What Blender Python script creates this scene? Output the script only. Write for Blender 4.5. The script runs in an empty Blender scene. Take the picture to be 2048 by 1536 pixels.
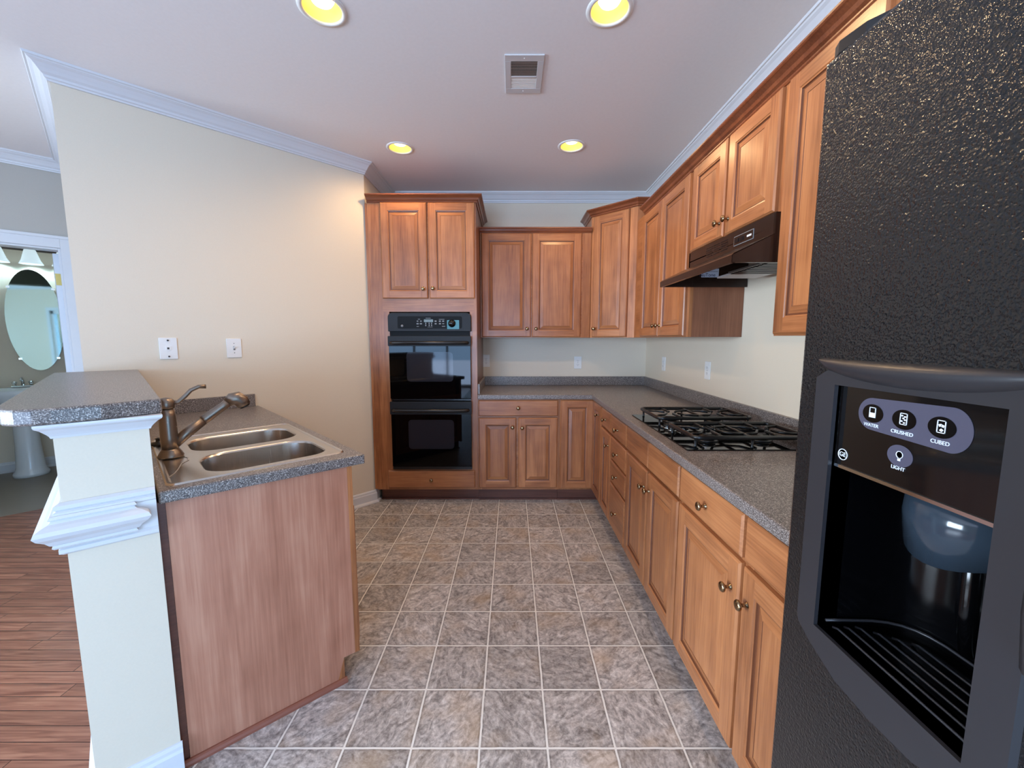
import bpy, bmesh, math, random
from mathutils import Vector, Matrix
random.seed(4)
PI = math.pi
SC = bpy.context.scene
COL = SC.collection
R = math.radians

# ------------------------------------------------------------------ camera
cam = bpy.data.cameras.new('camera'); camo = bpy.data.objects.new('camera', cam); COL.objects.link(camo)
cam.sensor_width = 36.0; cam.lens = 808.0 / 2048.0 * 36.0; cam.clip_start = 0.02; cam.clip_end = 200
camo.location = (0, 0, 1.36); camo.rotation_euler = (R(90 - 6.35), 0, 0)
SC.camera = camo
# ------------------------------------------------------------------ world, daylight, exposure
SC.view_settings.view_transform = 'Standard'; SC.view_settings.look = 'None'
SC.view_settings.exposure = 0.82; SC.view_settings.gamma = 1.0
SC.view_settings.use_curve_mapping = False
w = bpy.data.worlds.new('sky'); SC.world = w; w.use_nodes = True
wn = w.node_tree; bgn = wn.nodes['Background']
sky = wn.nodes.new('ShaderNodeTexSky'); sky.sky_type = 'NISHITA'; sky.sun_disc = False; sky.sun_elevation = R(40)
wn.links.new(sky.outputs[0], bgn.inputs[0]); bgn.inputs[1].default_value = 0.12
def area(name, loc, rot, sx, sy, power, col):
    l = bpy.data.lights.new(name, 'AREA'); l.shape = 'RECTANGLE'; l.size = sx; l.size_y = sy
    l.energy = power; l.color = col
    o = bpy.data.objects.new(name, l); COL.objects.link(o); o.location = loc; o.rotation_euler = rot
    return o
DAY = (0.34, 0.60, 1.0)
WARM = (1.0, 0.66, 0.34)
# daylight outside the glazed openings of the rear wall; the left-wall fill is added
area('daylight_patio', (-2.3, -5.22, 1.06), (R(90), 0, 0), 2.7, 2.0, 182, DAY)
area('side_fill', (-6.42, -1.2, 1.4), (R(90), 0, R(-90)), 3.0, 1.6, 200, (0.66, 0.82, 1.0)).data.spread = R(112)  # added fill through an invented left window, brightens right wall and cabinet fronts
area('daylight_door', (1.52, -1.75, 1.05), (R(90), 0, R(90)), 1.7, 2.0, 46, (0.24, 0.58, 1.0))
area('ground_bounce', (-2.3, -6.1, 0.05), (R(128), 0, 0), 4.0, 1.6, 100, (0.80, 0.82, 1.0))
area('daylight_window', (0.35, -5.22, 1.40), (R(90), 0, 0), 1.2, 1.2, 30, DAY)
for k, (sx_, sy_) in enumerate([(-0.775, 1.81), (0.40, 1.815), (-0.79, 3.02), (0.416, 2.99)]):
    l = bpy.data.lights.new('can_lamp', 'SPOT'); l.energy = 13 if k < 2 else 10; l.color = WARM
    l.spot_size = R(168); l.spot_blend = 0.7; l.shadow_soft_size = 0.045
    o = bpy.data.objects.new('can_lamp', l); COL.objects.link(o); o.location = (sx_, sy_, 2.672)

# ------------------------------------------------------------------ materials
def lin(c):
    c = c / 255.0
    return c / 12.92 if c <= 0.04045 else ((c + 0.055) / 1.055) ** 2.4
def rgb(r, g, b): return (lin(r), lin(g), lin(b), 1)
MATS = {}
class NT:
    def __init__(s, name, rough=0.5, metal=0.0, spec=0.5, col=None):
        s.m = bpy.data.materials.new(name); s.m.use_nodes = True; s.t = s.m.node_tree
        s.b = s.t.nodes['Principled BSDF']
        s.b.inputs['Roughness'].default_value = rough; s.b.inputs['Metallic'].default_value = metal
        s.b.inputs['Specular IOR Level'].default_value = spec
        if col: s.b.inputs['Base Color'].default_value = col
        MATS[name] = s.m
    def n(s, ty, **kw):
        nd = s.t.nodes.new(ty)
        for k, v in kw.items():
            if k.startswith('i_'): nd.inputs[k[2:].replace('_', ' ')].default_value = v
            elif k[0] == 'I' and k[1:].isdigit(): nd.inputs[int(k[1:])].default_value = v
            else: setattr(nd, k, v)
        return nd
    def l(s, a, b): s.t.links.new(a, b)
    def math(s, op, a, b=None, c=None):
        nd = s.n('ShaderNodeMath', operation=op)
        for i, v in enumerate((a, b, c)):
            if v is None: continue
            if isinstance(v, (int, float)): nd.inputs[i].default_value = v
            else: s.l(v, nd.inputs[i])
        return nd.outputs[0]
    def ramp(s, fac, stops):
        nd = s.n('ShaderNodeValToRGB'); e = nd.color_ramp.elements
        e[0].position = stops[0][0]; e[0].color = stops[0][1]; e[1].position = stops[-1][0]; e[1].color = stops[-1][1]
        for p, c in stops[1:-1]:
            x = e.new(p); x.color = c
        s.l(fac, nd.inputs[0]); return nd.outputs[0]
    def mix(s, fac, a, b, mode='MIX'):
        nd = s.n('ShaderNodeMix', data_type='RGBA', blend_type=mode)
        for i, v in ((0, fac), (6, a), (7, b)):
            if isinstance(v, (int, float)): nd.inputs[i].default_value = v
            elif isinstance(v, tuple): nd.inputs[i].default_value = v
            else: s.l(v, nd.inputs[i])
        return nd.outputs[2]
    def bump(s, h, strength=0.2, dist=0.001):
        nd = s.n('ShaderNodeBump'); nd.inputs['Strength'].default_value = strength; nd.inputs['Distance'].default_value = dist
        s.l(h, nd.inputs['Height']); s.l(nd.outputs[0], s.b.inputs['Normal']); return nd
    def base(s, sock): s.l(sock, s.b.inputs['Base Color'])
    def coord(s): return s.n('ShaderNodeTexCoord').outputs['Object']
def plain(name, col, rough=0.5, metal=0.0, spec=0.5, bump=None):
    t = NT(name, rough, metal, spec, col)
    nz = t.n('ShaderNodeTexNoise', i_Scale=(bump[0] if bump else 6.0), i_Detail=3.0); t.l(t.coord(), nz.inputs['Vector'])
    c0 = tuple(x * 0.965 for x in col[:3]) + (1,); c1 = tuple(min(1, x * 1.03) for x in col[:3]) + (1,)
    t.base(t.mix(nz.outputs[0], c0, c1))
    if bump: t.bump(nz.outputs[0], bump[1], bump[2])
    return t.m
WALLC = rgb(226, 213, 192)
plain('wall_paint', WALLC, 0.6, bump=(180, 0.05, 0.001))
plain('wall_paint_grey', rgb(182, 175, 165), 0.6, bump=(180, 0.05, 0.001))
plain('ceiling_paint', rgb(236, 232, 232), 0.9, bump=(60, 0.05, 0.001))
plain('trim_white', rgb(218, 218, 220), 0.35)
plain('door_white', rgb(228, 232, 236), 0.4)
plain('plastic_white', rgb(236, 234, 230), 0.35)
plain('porcelain', rgb(225, 230, 232), 0.12)
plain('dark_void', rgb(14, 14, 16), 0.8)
plain('slot_dark', rgb(60, 56, 54), 0.6)
plain('brass_hinge', rgb(190, 165, 100), 0.3, 1.0)
plain('chrome', rgb(215, 220, 222), 0.12, 1.0)
plain('wood_glaze', rgb(108, 62, 38), 0.4)
plain('antique_brass', rgb(150, 126, 96), 0.2, 1.0)
plain('bronze', rgb(138, 126, 116), 0.36, 1.0)
plain('black_enamel', rgb(16, 16, 18), 0.28)
plain('cast_iron', rgb(18, 18, 19), 0.28)
plain('black_gloss', rgb(5, 5, 6), 0.04)
plain('oven_black', rgb(26, 27, 30), 0.5, 0, 0.3)
plain('oven_glass', rgb(4, 4, 5), 0.03, 0, 0.16)
plain('display_black', rgb(12, 12, 13), 0.5, 0, 0.15)
plain('oven_window', rgb(36, 36, 42), 0.05, 0, 0.2)
plain('hood_brown', rgb(42, 28, 22), 0.22)
plain('hood_filter', rgb(150, 148, 144), 0.35, 0.8)
plain('label_white', rgb(205, 215, 235), 0.5)
plain('label_ink', rgb(40, 50, 90), 0.5)
plain('print_white', rgb(215, 218, 222), 0.5)
plain('print_grey', rgb(120, 122, 124), 0.5)
plain('print_teal', rgb(60, 125, 135), 0.4)
plain('lcd', rgb(78, 80, 58), 0.25)
plain('fridge_side', rgb(30, 30, 32), 0.4)
plain('dispenser_grey', rgb(40, 39, 42), 0.38)
plain('dispenser_black', rgb(4, 4, 5), 0.16, 0, 0.3)
plain('dispenser_panel', rgb(14, 12, 12), 0.06)
plain('oval_grey', rgb(74, 72, 86), 0.25)
plain('paddle_grey', rgb(44, 54, 64), 0.12)
plain('vent_grey', rgb(205, 203, 204), 0.5)
plain('shoe_wood', rgb(140, 84, 66), 0.45)

def fridge_mat():
    t = NT('fridge_pebble', 0.085, 0, 0.5, rgb(24, 24, 25))
    c = t.coord()
    v = t.n('ShaderNodeTexVoronoi', i_Scale=330.0, feature='SMOOTH_F1'); t.l(c, v.inputs['Vector'])
    nz = t.n('ShaderNodeTexNoise', i_Scale=150.0, i_Detail=3.0); t.l(c, nz.inputs['Vector'])
    h = t.math('ADD', v.outputs['Distance'], t.math('MULTIPLY', nz.outputs[0], 1.2))
    t.bump(h, 0.42, 0.0022)
    return t.m
fridge_mat()
def wood(name, axis, c0, c1, c2, rough=0.36, scale=1.0, rnd=0.16, knots=True):
    t = NT(name, rough, 0, 0.4)
    oi = t.n('ShaderNodeObjectInfo')
    add = t.n('ShaderNodeVectorMath', operation='ADD'); t.l(t.coord(), add.inputs[0])
    cmb = t.n('ShaderNodeCombineXYZ')
    for i, f in enumerate((7.3, 3.1, 11.7)): t.l(t.math('MULTIPLY', oi.outputs['Random'], f), cmb.inputs[i])
    t.l(cmb.outputs[0], add.inputs[1])
    mp = t.n('ShaderNodeMapping'); t.l(add.outputs[0], mp.inputs[0])
    s = [11 * scale, 11 * scale, 11 * scale]; s[axis] = 1.1 * scale; mp.inputs['Scale'].default_value = s
    n1 = t.n('ShaderNodeTexNoise', i_Scale=1.0, i_Detail=4.0, i_Distortion=0.9); t.l(mp.outputs[0], n1.inputs['Vector'])
    mp2 = t.n('ShaderNodeMapping'); t.l(add.outputs[0], mp2.inputs[0])
    s2 = [150 * scale] * 3; s2[axis] = 5 * scale; mp2.inputs['Scale'].default_value = s2
    n2 = t.n('ShaderNodeTexNoise', i_Scale=1.0, i_Detail=3.0); t.l(mp2.outputs[0], n2.inputs['Vector'])
    n3 = t.n('ShaderNodeTexNoise', i_Scale=7.0, i_Detail=2.0); t.l(add.outputs[0], n3.inputs['Vector'])
    f = t.math('ADD', t.math('MULTIPLY', n1.outputs[0], 0.50), t.math('ADD', t.math('MULTIPLY', n2.outputs[0], 0.34), t.math('MULTIPLY', n3.outputs[0], 0.18)))
    col = t.ramp(f, [(0.34, c0), (0.5, c1), (0.66, c2)])
    v = t.math('ADD', 1 - rnd / 2, t.math('MULTIPLY', oi.outputs['Random'], rnd))
    hs = t.n('ShaderNodeHueSaturation'); t.l(col, hs.inputs['Color']); t.l(v, hs.inputs['Value'])
    t.base(hs.outputs[0])
    t.bump(n2.outputs[0], 0.04, 0.0005)
    t.b.inputs['Coat Weight'].default_value = 0.3; t.b.inputs['Coat Roughness'].default_value = 0.22
    return t.m
WC = (rgb(122, 72, 42), rgb(162, 102, 62), rgb(186, 124, 78))
wood('wood_v', 2, *WC); wood('wood_h', 0, *WC)
wood('wood_side', 2, rgb(104, 62, 42), rgb(126, 78, 54), rgb(140, 90, 64), 0.4)
wood('wood_crown', 0, rgb(96, 50, 30), rgb(124, 68, 42), rgb(142, 82, 50), 0.3)
wood('wood_dark', 0, rgb(84, 46, 34), rgb(104, 60, 46), rgb(120, 72, 54), 0.4)
wood('panel_veneer', 2, rgb(158, 102, 78), rgb(182, 124, 98), rgb(202, 148, 120), 0.42, 0.8, 0.0)

def counter_mat(name, top):
    t = NT(name, 0.31)
    c = t.coord()
    v = t.n('ShaderNodeTexNoise', i_Scale=(330.0 if top else 300.0), i_Detail=2.0); t.l(c, v.inputs['Vector'])
    col = t.ramp(v.outputs[0], [(0.30, rgb(36, 33, 36)), (0.45, rgb(98, 89, 86)), (0.55, rgb(124, 114, 108)), (0.66, rgb(206, 198, 192))])
    n2 = t.n('ShaderNodeTexNoise', i_Scale=130.0, i_Detail=2.0); t.l(c, n2.inputs['Vector'])
    t.base(t.mix(t.math('MULTIPLY', n2.outputs[0], 0.3), col, rgb(98, 88, 83)))
    return t.m
counter_mat('laminate', True)
def steel():
    t = NT('stainless', 0.24, 1.0, 0.5, rgb(204, 196, 188))
    mp = t.n('ShaderNodeMapping'); t.l(t.coord(), mp.inputs[0]); mp.inputs['Scale'].default_value = (900, 4, 4)
    n = t.n('ShaderNodeTexNoise', i_Scale=1.0, i_Detail=2.0); t.l(mp.outputs[0], n.inputs['Vector'])
    t.l(t.math('ADD', 0.17, t.math('MULTIPLY', n.outputs[0], 0.14)), t.b.inputs['Roughness'])
    t.b.inputs['Anisotropic'].default_value = 0.2
steel()
TX, TY, TS = -0.1085, 3.0255, 0.2272
def tile_floor():
    t = NT('slate_vinyl_tile', 0.42)
    g = t.n('ShaderNodeNewGeometry'); sp = t.n('ShaderNodeSeparateXYZ'); t.l(g.outputs['Position'], sp.inputs[0])
    nzl = t.n('ShaderNodeTexNoise', i_Scale=22.0, i_Detail=2.0); t.l(g.outputs['Position'], nzl.inputs['Vector'])
    wob = t.math('MULTIPLY', t.math('SUBTRACT', nzl.outputs[0], 0.5), 0.016)
    fx = t.math('ADD', t.math('DIVIDE', t.math('SUBTRACT', sp.outputs[0], TX), TS), wob)
    fy = t.math('ADD', t.math('DIVIDE', t.math('SUBTRACT', sp.outputs[1], TY), TS), wob)
    cx, cy = t.math('FLOOR', fx), t.math('FLOOR', fy)
    dx = t.math('ABSOLUTE', t.math('SUBTRACT', t.math('FRACT', fx), 0.5)); dy = t.math('ABSOLUTE', t.math('SUBTRACT', t.math('FRACT', fy), 0.5))
    edge = t.math('SUBTRACT', 0.5, t.math('MAXIMUM', dx, dy))
    cc = t.n('ShaderNodeCombineXYZ'); t.l(cx, cc.inputs[0]); t.l(cy, cc.inputs[1])
    wn_ = t.n('ShaderNodeTexWhiteNoise', noise_dimensions='3D'); t.l(cc.outputs[0], wn_.inputs['Vector'])
    sc = t.n('ShaderNodeVectorMath', operation='SCALE'); t.l(wn_.outputs['Color'], sc.inputs[0]); sc.inputs['Scale'].default_value = 9.0
    ad = t.n('ShaderNodeVectorMath', operation='ADD'); t.l(g.outputs['Position'], ad.inputs[0]); t.l(sc.outputs[0], ad.inputs[1])
    rot = t.n('ShaderNodeVectorRotate', rotation_type='Z_AXIS'); t.l(ad.outputs[0], rot.inputs['Vector']); t.l(t.math('MULTIPLY', wn_.outputs['Value'], 6.28), rot.inputs['Angle'])
    mp = t.n('ShaderNodeMapping'); t.l(rot.outputs[0], mp.inputs[0]); mp.inputs['Scale'].default_value = (15, 28, 1)
    n1 = t.n('ShaderNodeTexNoise', i_Scale=1.0, i_Detail=7.0, i_Roughness=0.66, i_Distortion=1.3); t.l(mp.outputs[0], n1.inputs['Vector'])
    n2 = t.n('ShaderNodeTexNoise', i_Scale=70.0, i_Detail=4.0, i_Roughness=0.7); t.l(rot.outputs[0], n2.inputs['Vector'])
    f = t.math('ADD', t.math('MULTIPLY', n1.outputs[0], 0.60), t.math('MULTIPLY', n2.outputs[0], 0.40))
    col = t.ramp(f, [(0.36, rgb(110, 105, 103)), (0.46, rgb(160, 154, 150)), (0.54, rgb(194, 187, 182)), (0.66, rgb(232, 228, 223))])
    n4 = t.n('ShaderNodeTexNoise', i_Scale=5.0, i_Detail=3.0); t.l(ad.outputs[0], n4.inputs['Vector'])
    col = t.mix(t.math('MULTIPLY', t.math('GREATER_THAN', n4.outputs[0], 0.0), t.ramp(n4.outputs[0], [(0.5, (0, 0, 0, 1)), (0.72, (.5, .5, .5, 1))])), col, rgb(184, 156, 122))
    hs = t.n('ShaderNodeHueSaturation'); t.l(col, hs.inputs['Color']); t.l(t.math('ADD', 0.86, t.math('MULTIPLY', wn_.outputs['Value'], 0.28)), hs.inputs['Value'])
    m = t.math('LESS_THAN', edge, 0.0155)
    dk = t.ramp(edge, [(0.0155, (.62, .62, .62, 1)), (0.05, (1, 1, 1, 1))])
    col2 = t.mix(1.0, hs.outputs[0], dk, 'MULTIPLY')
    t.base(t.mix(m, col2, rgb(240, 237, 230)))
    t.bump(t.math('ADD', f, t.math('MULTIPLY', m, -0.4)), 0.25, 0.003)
tile_floor()
def plank_floor():
    t = NT('oak_strip', 0.25, 0, 0.42)
    g = t.n('ShaderNodeNewGeometry'); sp = t.n('ShaderNodeSeparateXYZ'); t.l(g.outputs['Position'], sp.inputs[0])
    fy = t.math('DIVIDE', sp.outputs[1], 0.0585); row = t.math('FLOOR', fy)
    w1 = t.n('ShaderNodeTexWhiteNoise', noise_dimensions='1D'); t.l(row, w1.inputs['W'])
    fx = t.math('ADD', t.math('DIVIDE', sp.outputs[0], 0.9), t.math('MULTIPLY', w1.outputs['Value'], 7.0)); cx = t.math('FLOOR', fx)
    cc = t.n('ShaderNodeCombineXYZ'); t.l(cx, cc.inputs[0]); t.l(row, cc.inputs[1])
    w2 = t.n('ShaderNodeTexWhiteNoise', noise_dimensions='3D'); t.l(cc.outputs[0], w2.inputs['Vector'])
    ad = t.n('ShaderNodeVectorMath', operation='ADD'); t.l(g.outputs['Position'], ad.inputs[0]); t.l(w2.outputs['Color'], ad.inputs[1])
    mp = t.n('ShaderNodeMapping'); t.l(ad.outputs[0], mp.inputs[0]); mp.inputs['Scale'].default_value = (3.5, 60, 1)
    n1 = t.n('ShaderNodeTexNoise', i_Scale=1.0, i_Detail=4.0, i_Distortion=1.2); t.l(mp.outputs[0], n1.inputs['Vector'])
    col = t.ramp(n1.outputs[0], [(0.3, rgb(116, 74, 58)), (0.5, rgb(144, 96, 76)), (0.7, rgb(164, 114, 90))])
    hs = t.n('ShaderNodeHueSaturation'); t.l(col, hs.inputs['Color']); t.l(t.math('ADD', 0.85, t.math('MULTIPLY', w2.outputs['Value'], 0.3)), hs.inputs['Value'])
    ey = t.math('ABSOLUTE', t.math('SUBTRACT', t.math('FRACT', fy), 0.5)); ex = t.math('ABSOLUTE', t.math('SUBTRACT', t.math('FRACT', fx), 0.5))
    m = t.math('MAXIMUM', t.math('GREATER_THAN', ey, 0.475), t.math('GREATER_THAN', ex, 0.4985))
    t.base(t.mix(m, hs.outputs[0], rgb(60, 36, 28)))
    sag = t.math('MULTIPLY', t.math('MULTIPLY', ey, ey), -6.0)
    t.bump(sag, 0.5, 0.0008)
plank_floor()
plain('bath_floor', rgb(128, 118, 104), 0.4, bump=(9, 0.1, 0.002))
def emis(name, col, st):
    t = NT(name, 0.5, 0, 0.5, col); t.b.inputs['Emission Color'].default_value = col; t.b.inputs['Emission Strength'].default_value = st
emis('bulb_glow', (1.0, 0.86, 0.58, 1), 2.6)
emis('vanity_glow', (0.74, 0.92, 1.0, 1), 0.4)
plain('baffle', rgb(240, 214, 120), 0.5)
def mirror():
    NT('mirror_glass', 0.03, 1.0, 0.5, rgb(138, 156, 152))
mirror()
def pane():
    t = NT('window_glass', 0.02); tr = t.n('ShaderNodeBsdfTransparent'); gl = t.n('ShaderNodeBsdfGlossy'); gl.inputs['Roughness'].default_value = 0.02
    mx = t.n('ShaderNodeMixShader'); mx.inputs[0].default_value = 0.06; t.l(tr.outputs[0], mx.inputs[1]); t.l(gl.outputs[0], mx.inputs[2])
    t.l(mx.outputs[0], t.t.nodes['Material Output'].inputs['Surface'])
pane()
M = MATS

# ------------------------------------------------------------------ mesh helpers
class MB:
    def __init__(s): s.v = []; s.f = []; s.mi = []; s.sm = []
    def add(s, vs, fs, mi=0, sm=False):
        b = len(s.v); s.v += [tuple(x) for x in vs]
        for f in fs: s.f.append([b + i for i in f]); s.mi.append(mi); s.sm.append(sm)
        return s
    def box(s, x0, x1, y0, y1, z0, z1, mi=0):
        vs = [(x, y, z) for z in (z0, z1) for y in (y0, y1) for x in (x0, x1)]
        return s.add(vs, [(0, 2, 3, 1), (4, 5, 7, 6), (0, 1, 5, 4), (2, 6, 7, 3), (0, 4, 6, 2), (1, 3, 7, 5)], mi)
    def prism(s, poly, z0, z1, mi=0):
        n = len(poly); a = sum(poly[i][0] * poly[(i + 1) % n][1] - poly[(i + 1) % n][0] * poly[i][1] for i in range(n))
        if a < 0: poly = poly[::-1]
        vs = [(p[0], p[1], z0) for p in poly] + [(p[0], p[1], z1) for p in poly]
        fs = [tuple(range(n))[::-1], tuple(range(n, 2 * n))] + [(i, (i + 1) % n, n + (i + 1) % n, n + i) for i in range(n)]
        return s.add(vs, fs, mi)
    def lathe(s, prof, c=(0, 0, 0), axis='z', seg=24, sm=True, mi=0, cap=True):
        vs = []; fs = []; n = len(prof)
        for k in range(seg):
            a = 2 * PI * k / seg
            for r, h in prof:
                p = (r * math.cos(a), r * math.sin(a), h)
                if axis == '-y': p = (p[0], -p[2], p[1])
                elif axis == 'y': p = (p[0], p[2], -p[1])
                elif axis == 'x': p = (p[2], p[0], p[1])
                vs.append((p[0] + c[0], p[1] + c[1], p[2] + c[2]))
        for k in range(seg):
            k2 = (k + 1) % seg
            for i in range(n - 1): fs.append((k * n + i, k2 * n + i, k2 * n + i + 1, k * n + i + 1))
        s.add(vs, fs, mi, sm)
        if cap:
            b = len(s.v) - len(vs)
            for i in (0, n - 1):
                if prof[i][0] > 1e-5:
                    f = [b + k * n + i for k in range(seg)]
                    s.f.append(f if i else f[::-1]); s.mi.append(mi); s.sm.append(False)
        return s
    def tube(s, pts, r, seg=10, mi=0, sm=True, flat=1.0):
        pts = [Vector(p) for p in pts]; n = len(pts); rs = r if isinstance(r, (list, tuple)) else [r] * n
        vs = []; fs = []; up0 = None
        for i, p in enumerate(pts):
            d = (pts[min(i + 1, n - 1)] - pts[max(i - 1, 0)]).normalized()
            if up0 is None:
                up0 = Vector((0, 0, 1)) if abs(d.z) < 0.9 else Vector((1, 0, 0))
            sd = d.cross(up0).normalized(); u = sd.cross(d).normalized(); up0 = u
            for k in range(seg):
                a = 2 * PI * k / seg
                vs.append(p + sd * (rs[i] * math.cos(a)) + u * (rs[i] * flat * math.sin(a)))
        for i in range(n - 1):
            for k in range(seg):
                k2 = (k + 1) % seg
                fs.append((i * seg + k, i * seg + k2, (i + 1) * seg + k2, (i + 1) * seg + k))
        fs.append(tuple(range(seg))[::-1]); fs.append(tuple((n - 1) * seg + k for k in range(seg)))
        return s.add(vs, fs, mi, sm)
    def sweep(s, prof, path, side=1, z=0.0, closed=False, mi=0, endcuts=(None, None)):
        # prof: (offset away from the wall, height); path in plan, offset goes to the right of travel if side=1
        n = len(path); m = len(prof); vs = []
        for i in range(n):
            p = Vector(path[i])
            def nrm(a, b):
                d = (Vector(b) - Vector(a)).normalized(); return Vector((d.y, -d.x)) * side
            n0 = nrm(path[i - 1], path[i]) if i > 0 else None; n1 = nrm(path[i], path[i + 1]) if i < n - 1 else None
            if n0 is None: nn = n1
            elif n1 is None: nn = n0
            else: nn = (n0 + n1); nn = nn / nn.dot(n0) if nn.length > 1e-6 else n0
            for o, h in prof: vs.append((p.x + nn.x * o, p.y + nn.y * o, z + h))
        fs = []
        for i in range(n - 1):
            for j in range(m):
                j2 = (j + 1) % m
                q = (i * m + j, (i + 1) * m + j, (i + 1) * m + j2, i * m + j2)
                fs.append(q if side == 1 else q[::-1])
        fs.append(tuple(range(m)) if side == 1 else tuple(range(m))[::-1]); e = tuple((n - 1) * m + j for j in range(m)); fs.append(e[::-1] if side == 1 else e)
        return s.add(vs, fs, mi)
    def build(s, name, mats, parent=None, loc=(0, 0, 0), rot=(0, 0, 0), bevel=0.0, label=None):
        me = bpy.data.meshes.new(name); me.from_pydata(s.v, [], s.f)
        if not isinstance(mats, (list, tuple)): mats = [mats]
        for m in mats: me.materials.append(M[m] if isinstance(m, str) else m)
        for i, p in enumerate(me.polygons): p.material_index = s.mi[i]; p.use_smooth = s.sm[i]
        me.update()
        bm = bmesh.new(); bm.from_mesh(me); bmesh.ops.recalc_face_normals(bm, faces=bm.faces); bm.to_mesh(me); bm.free()
        o = bpy.data.objects.new(name, me); COL.objects.link(o); o.location = loc; o.rotation_euler = rot
        if parent: o.parent = parent
        if bevel:
            b = o.modifiers.new('bevel', 'BEVEL'); b.width = bevel; b.segments = 2; b.limit_method = 'ANGLE'; b.angle_limit = R(40)
        if label: o['label'] = label
        return o
def thing(name, label, cat, loc=(0, 0, 0), rz=0, group=None):
    o = bpy.data.objects.new(name, None); COL.objects.link(o); o.location = loc; o.rotation_euler = (0, 0, rz)
    o['label'] = label; o['category'] = cat; o.empty_display_size = 0.1
    if group: o['group'] = group
    return o
def tag(o, label, cat, group=None):
    o['label'] = label; o['category'] = cat
    if group: o['group'] = group
    return o
def struct(o, label=None):
    o['kind'] = 'structure'
    if label: o['label'] = label
    return o
def text(name, s, size, mat, parent, loc, rot, ext=0.0004, align='CENTER'):
    cu = bpy.data.curves.new(name, 'FONT'); cu.body = s; cu.size = size; cu.extrude = ext; cu.align_x = align; cu.align_y = 'CENTER'
    tmp = bpy.data.objects.new(name + '_tmp', cu); COL.objects.link(tmp)
    dg = bpy.context.evaluated_depsgraph_get(); me = bpy.data.meshes.new_from_object(tmp.evaluated_get(dg))
    bpy.data.objects.remove(tmp); me.materials.clear(); me.materials.append(M[mat])
    o = bpy.data.objects.new(name, me); COL.objects.link(o); o.parent = parent; o.location = loc; o.rotation_euler = rot
    return o
def rrect(x0, x1, y0, y1, r, seg=6):
    rs = r if isinstance(r, (list, tuple)) else [r] * 4
    pts = []
    for (cx, cy, a0, rr) in ((x1 - rs[0], y1 - rs[0], 0, rs[0]), (x0 + rs[1], y1 - rs[1], 90, rs[1]), (x0 + rs[2], y0 + rs[2], 180, rs[2]), (x1 - rs[3], y0 + rs[3], 270, rs[3])):
        for k in range(seg + 1):
            a = R(a0 + 90 * k / seg); pts.append((cx + rr * math.cos(a), cy + rr * math.sin(a)))
    return pts
def vprism(mb, poly, y0, y1, mi=0):   # polygon in x,z extruded in y
    n = len(poly); vs = [(p[0], y0, p[1]) for p in poly] + [(p[0], y1, p[1]) for p in poly]
    fs = [tuple(range(n)), tuple(range(n, 2 * n))[::-1]] + [(i, n + i, n + (i + 1) % n, (i + 1) % n) for i in range(n)]
    return mb.add(vs, fs, mi)

# ------------------------------------------------------------------ plan of the place
ZC = 2.70; XW = 1.30; YW = 3.93
W0 = Vector((-1.144, 3.272)); LC = Vector((-2.275, 2.141))
ROOT2 = math.sqrt(0.5)
def NTp(n, t): return ((t - n) * ROOT2, (t + n) * ROOT2)
NW = 4.75; TL = (LC.x + LC.y) * ROOT2
JC = NTp(NW, TL)
XL, YR = -6.2, -5.0
FAR0 = (XL, XL + NW / ROOT2)          # where the far wall meets the left wall
CANS = [(-0.775, 1.81), (0.40, 1.815), (-0.79, 3.02), (0.416, 2.99)]
RC = 0.078
# floors
kit = [(XW, YR), (XW, YW), (-1.144, YW), (W0.x, W0.y), (-2.131, 2.285), (-1.075, 1.18), (-1.115, 1.085), (-1.115, YR)]
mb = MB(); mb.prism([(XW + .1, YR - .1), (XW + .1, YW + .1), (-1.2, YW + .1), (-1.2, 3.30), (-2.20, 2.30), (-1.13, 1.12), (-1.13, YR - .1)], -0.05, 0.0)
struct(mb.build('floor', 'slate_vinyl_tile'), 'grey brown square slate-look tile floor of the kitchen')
mb = MB(); mb.prism([(-1.13, YR - .1), (-1.13, 1.12), (-2.20, 2.30), (-3.4, 3.5), NTp(4.89, -0.06), NTp(4.89, -3.5), (XL - .1, FAR0[1] + .3), (XL - .1, YR - .1)], -0.05, 0.0)
struct(mb.build('floor', 'oak_strip'), 'narrow red oak strip floor beyond the half wall')
mb = MB(); mb.prism([NTp(4.891, 0.3), NTp(4.891, -1.2), NTp(6.7, -1.2), NTp(6.7, 0.3)], -0.05, 0.0)
struct(mb.build('floor', 'bath_floor'), 'dark vinyl floor of the powder room')
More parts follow.
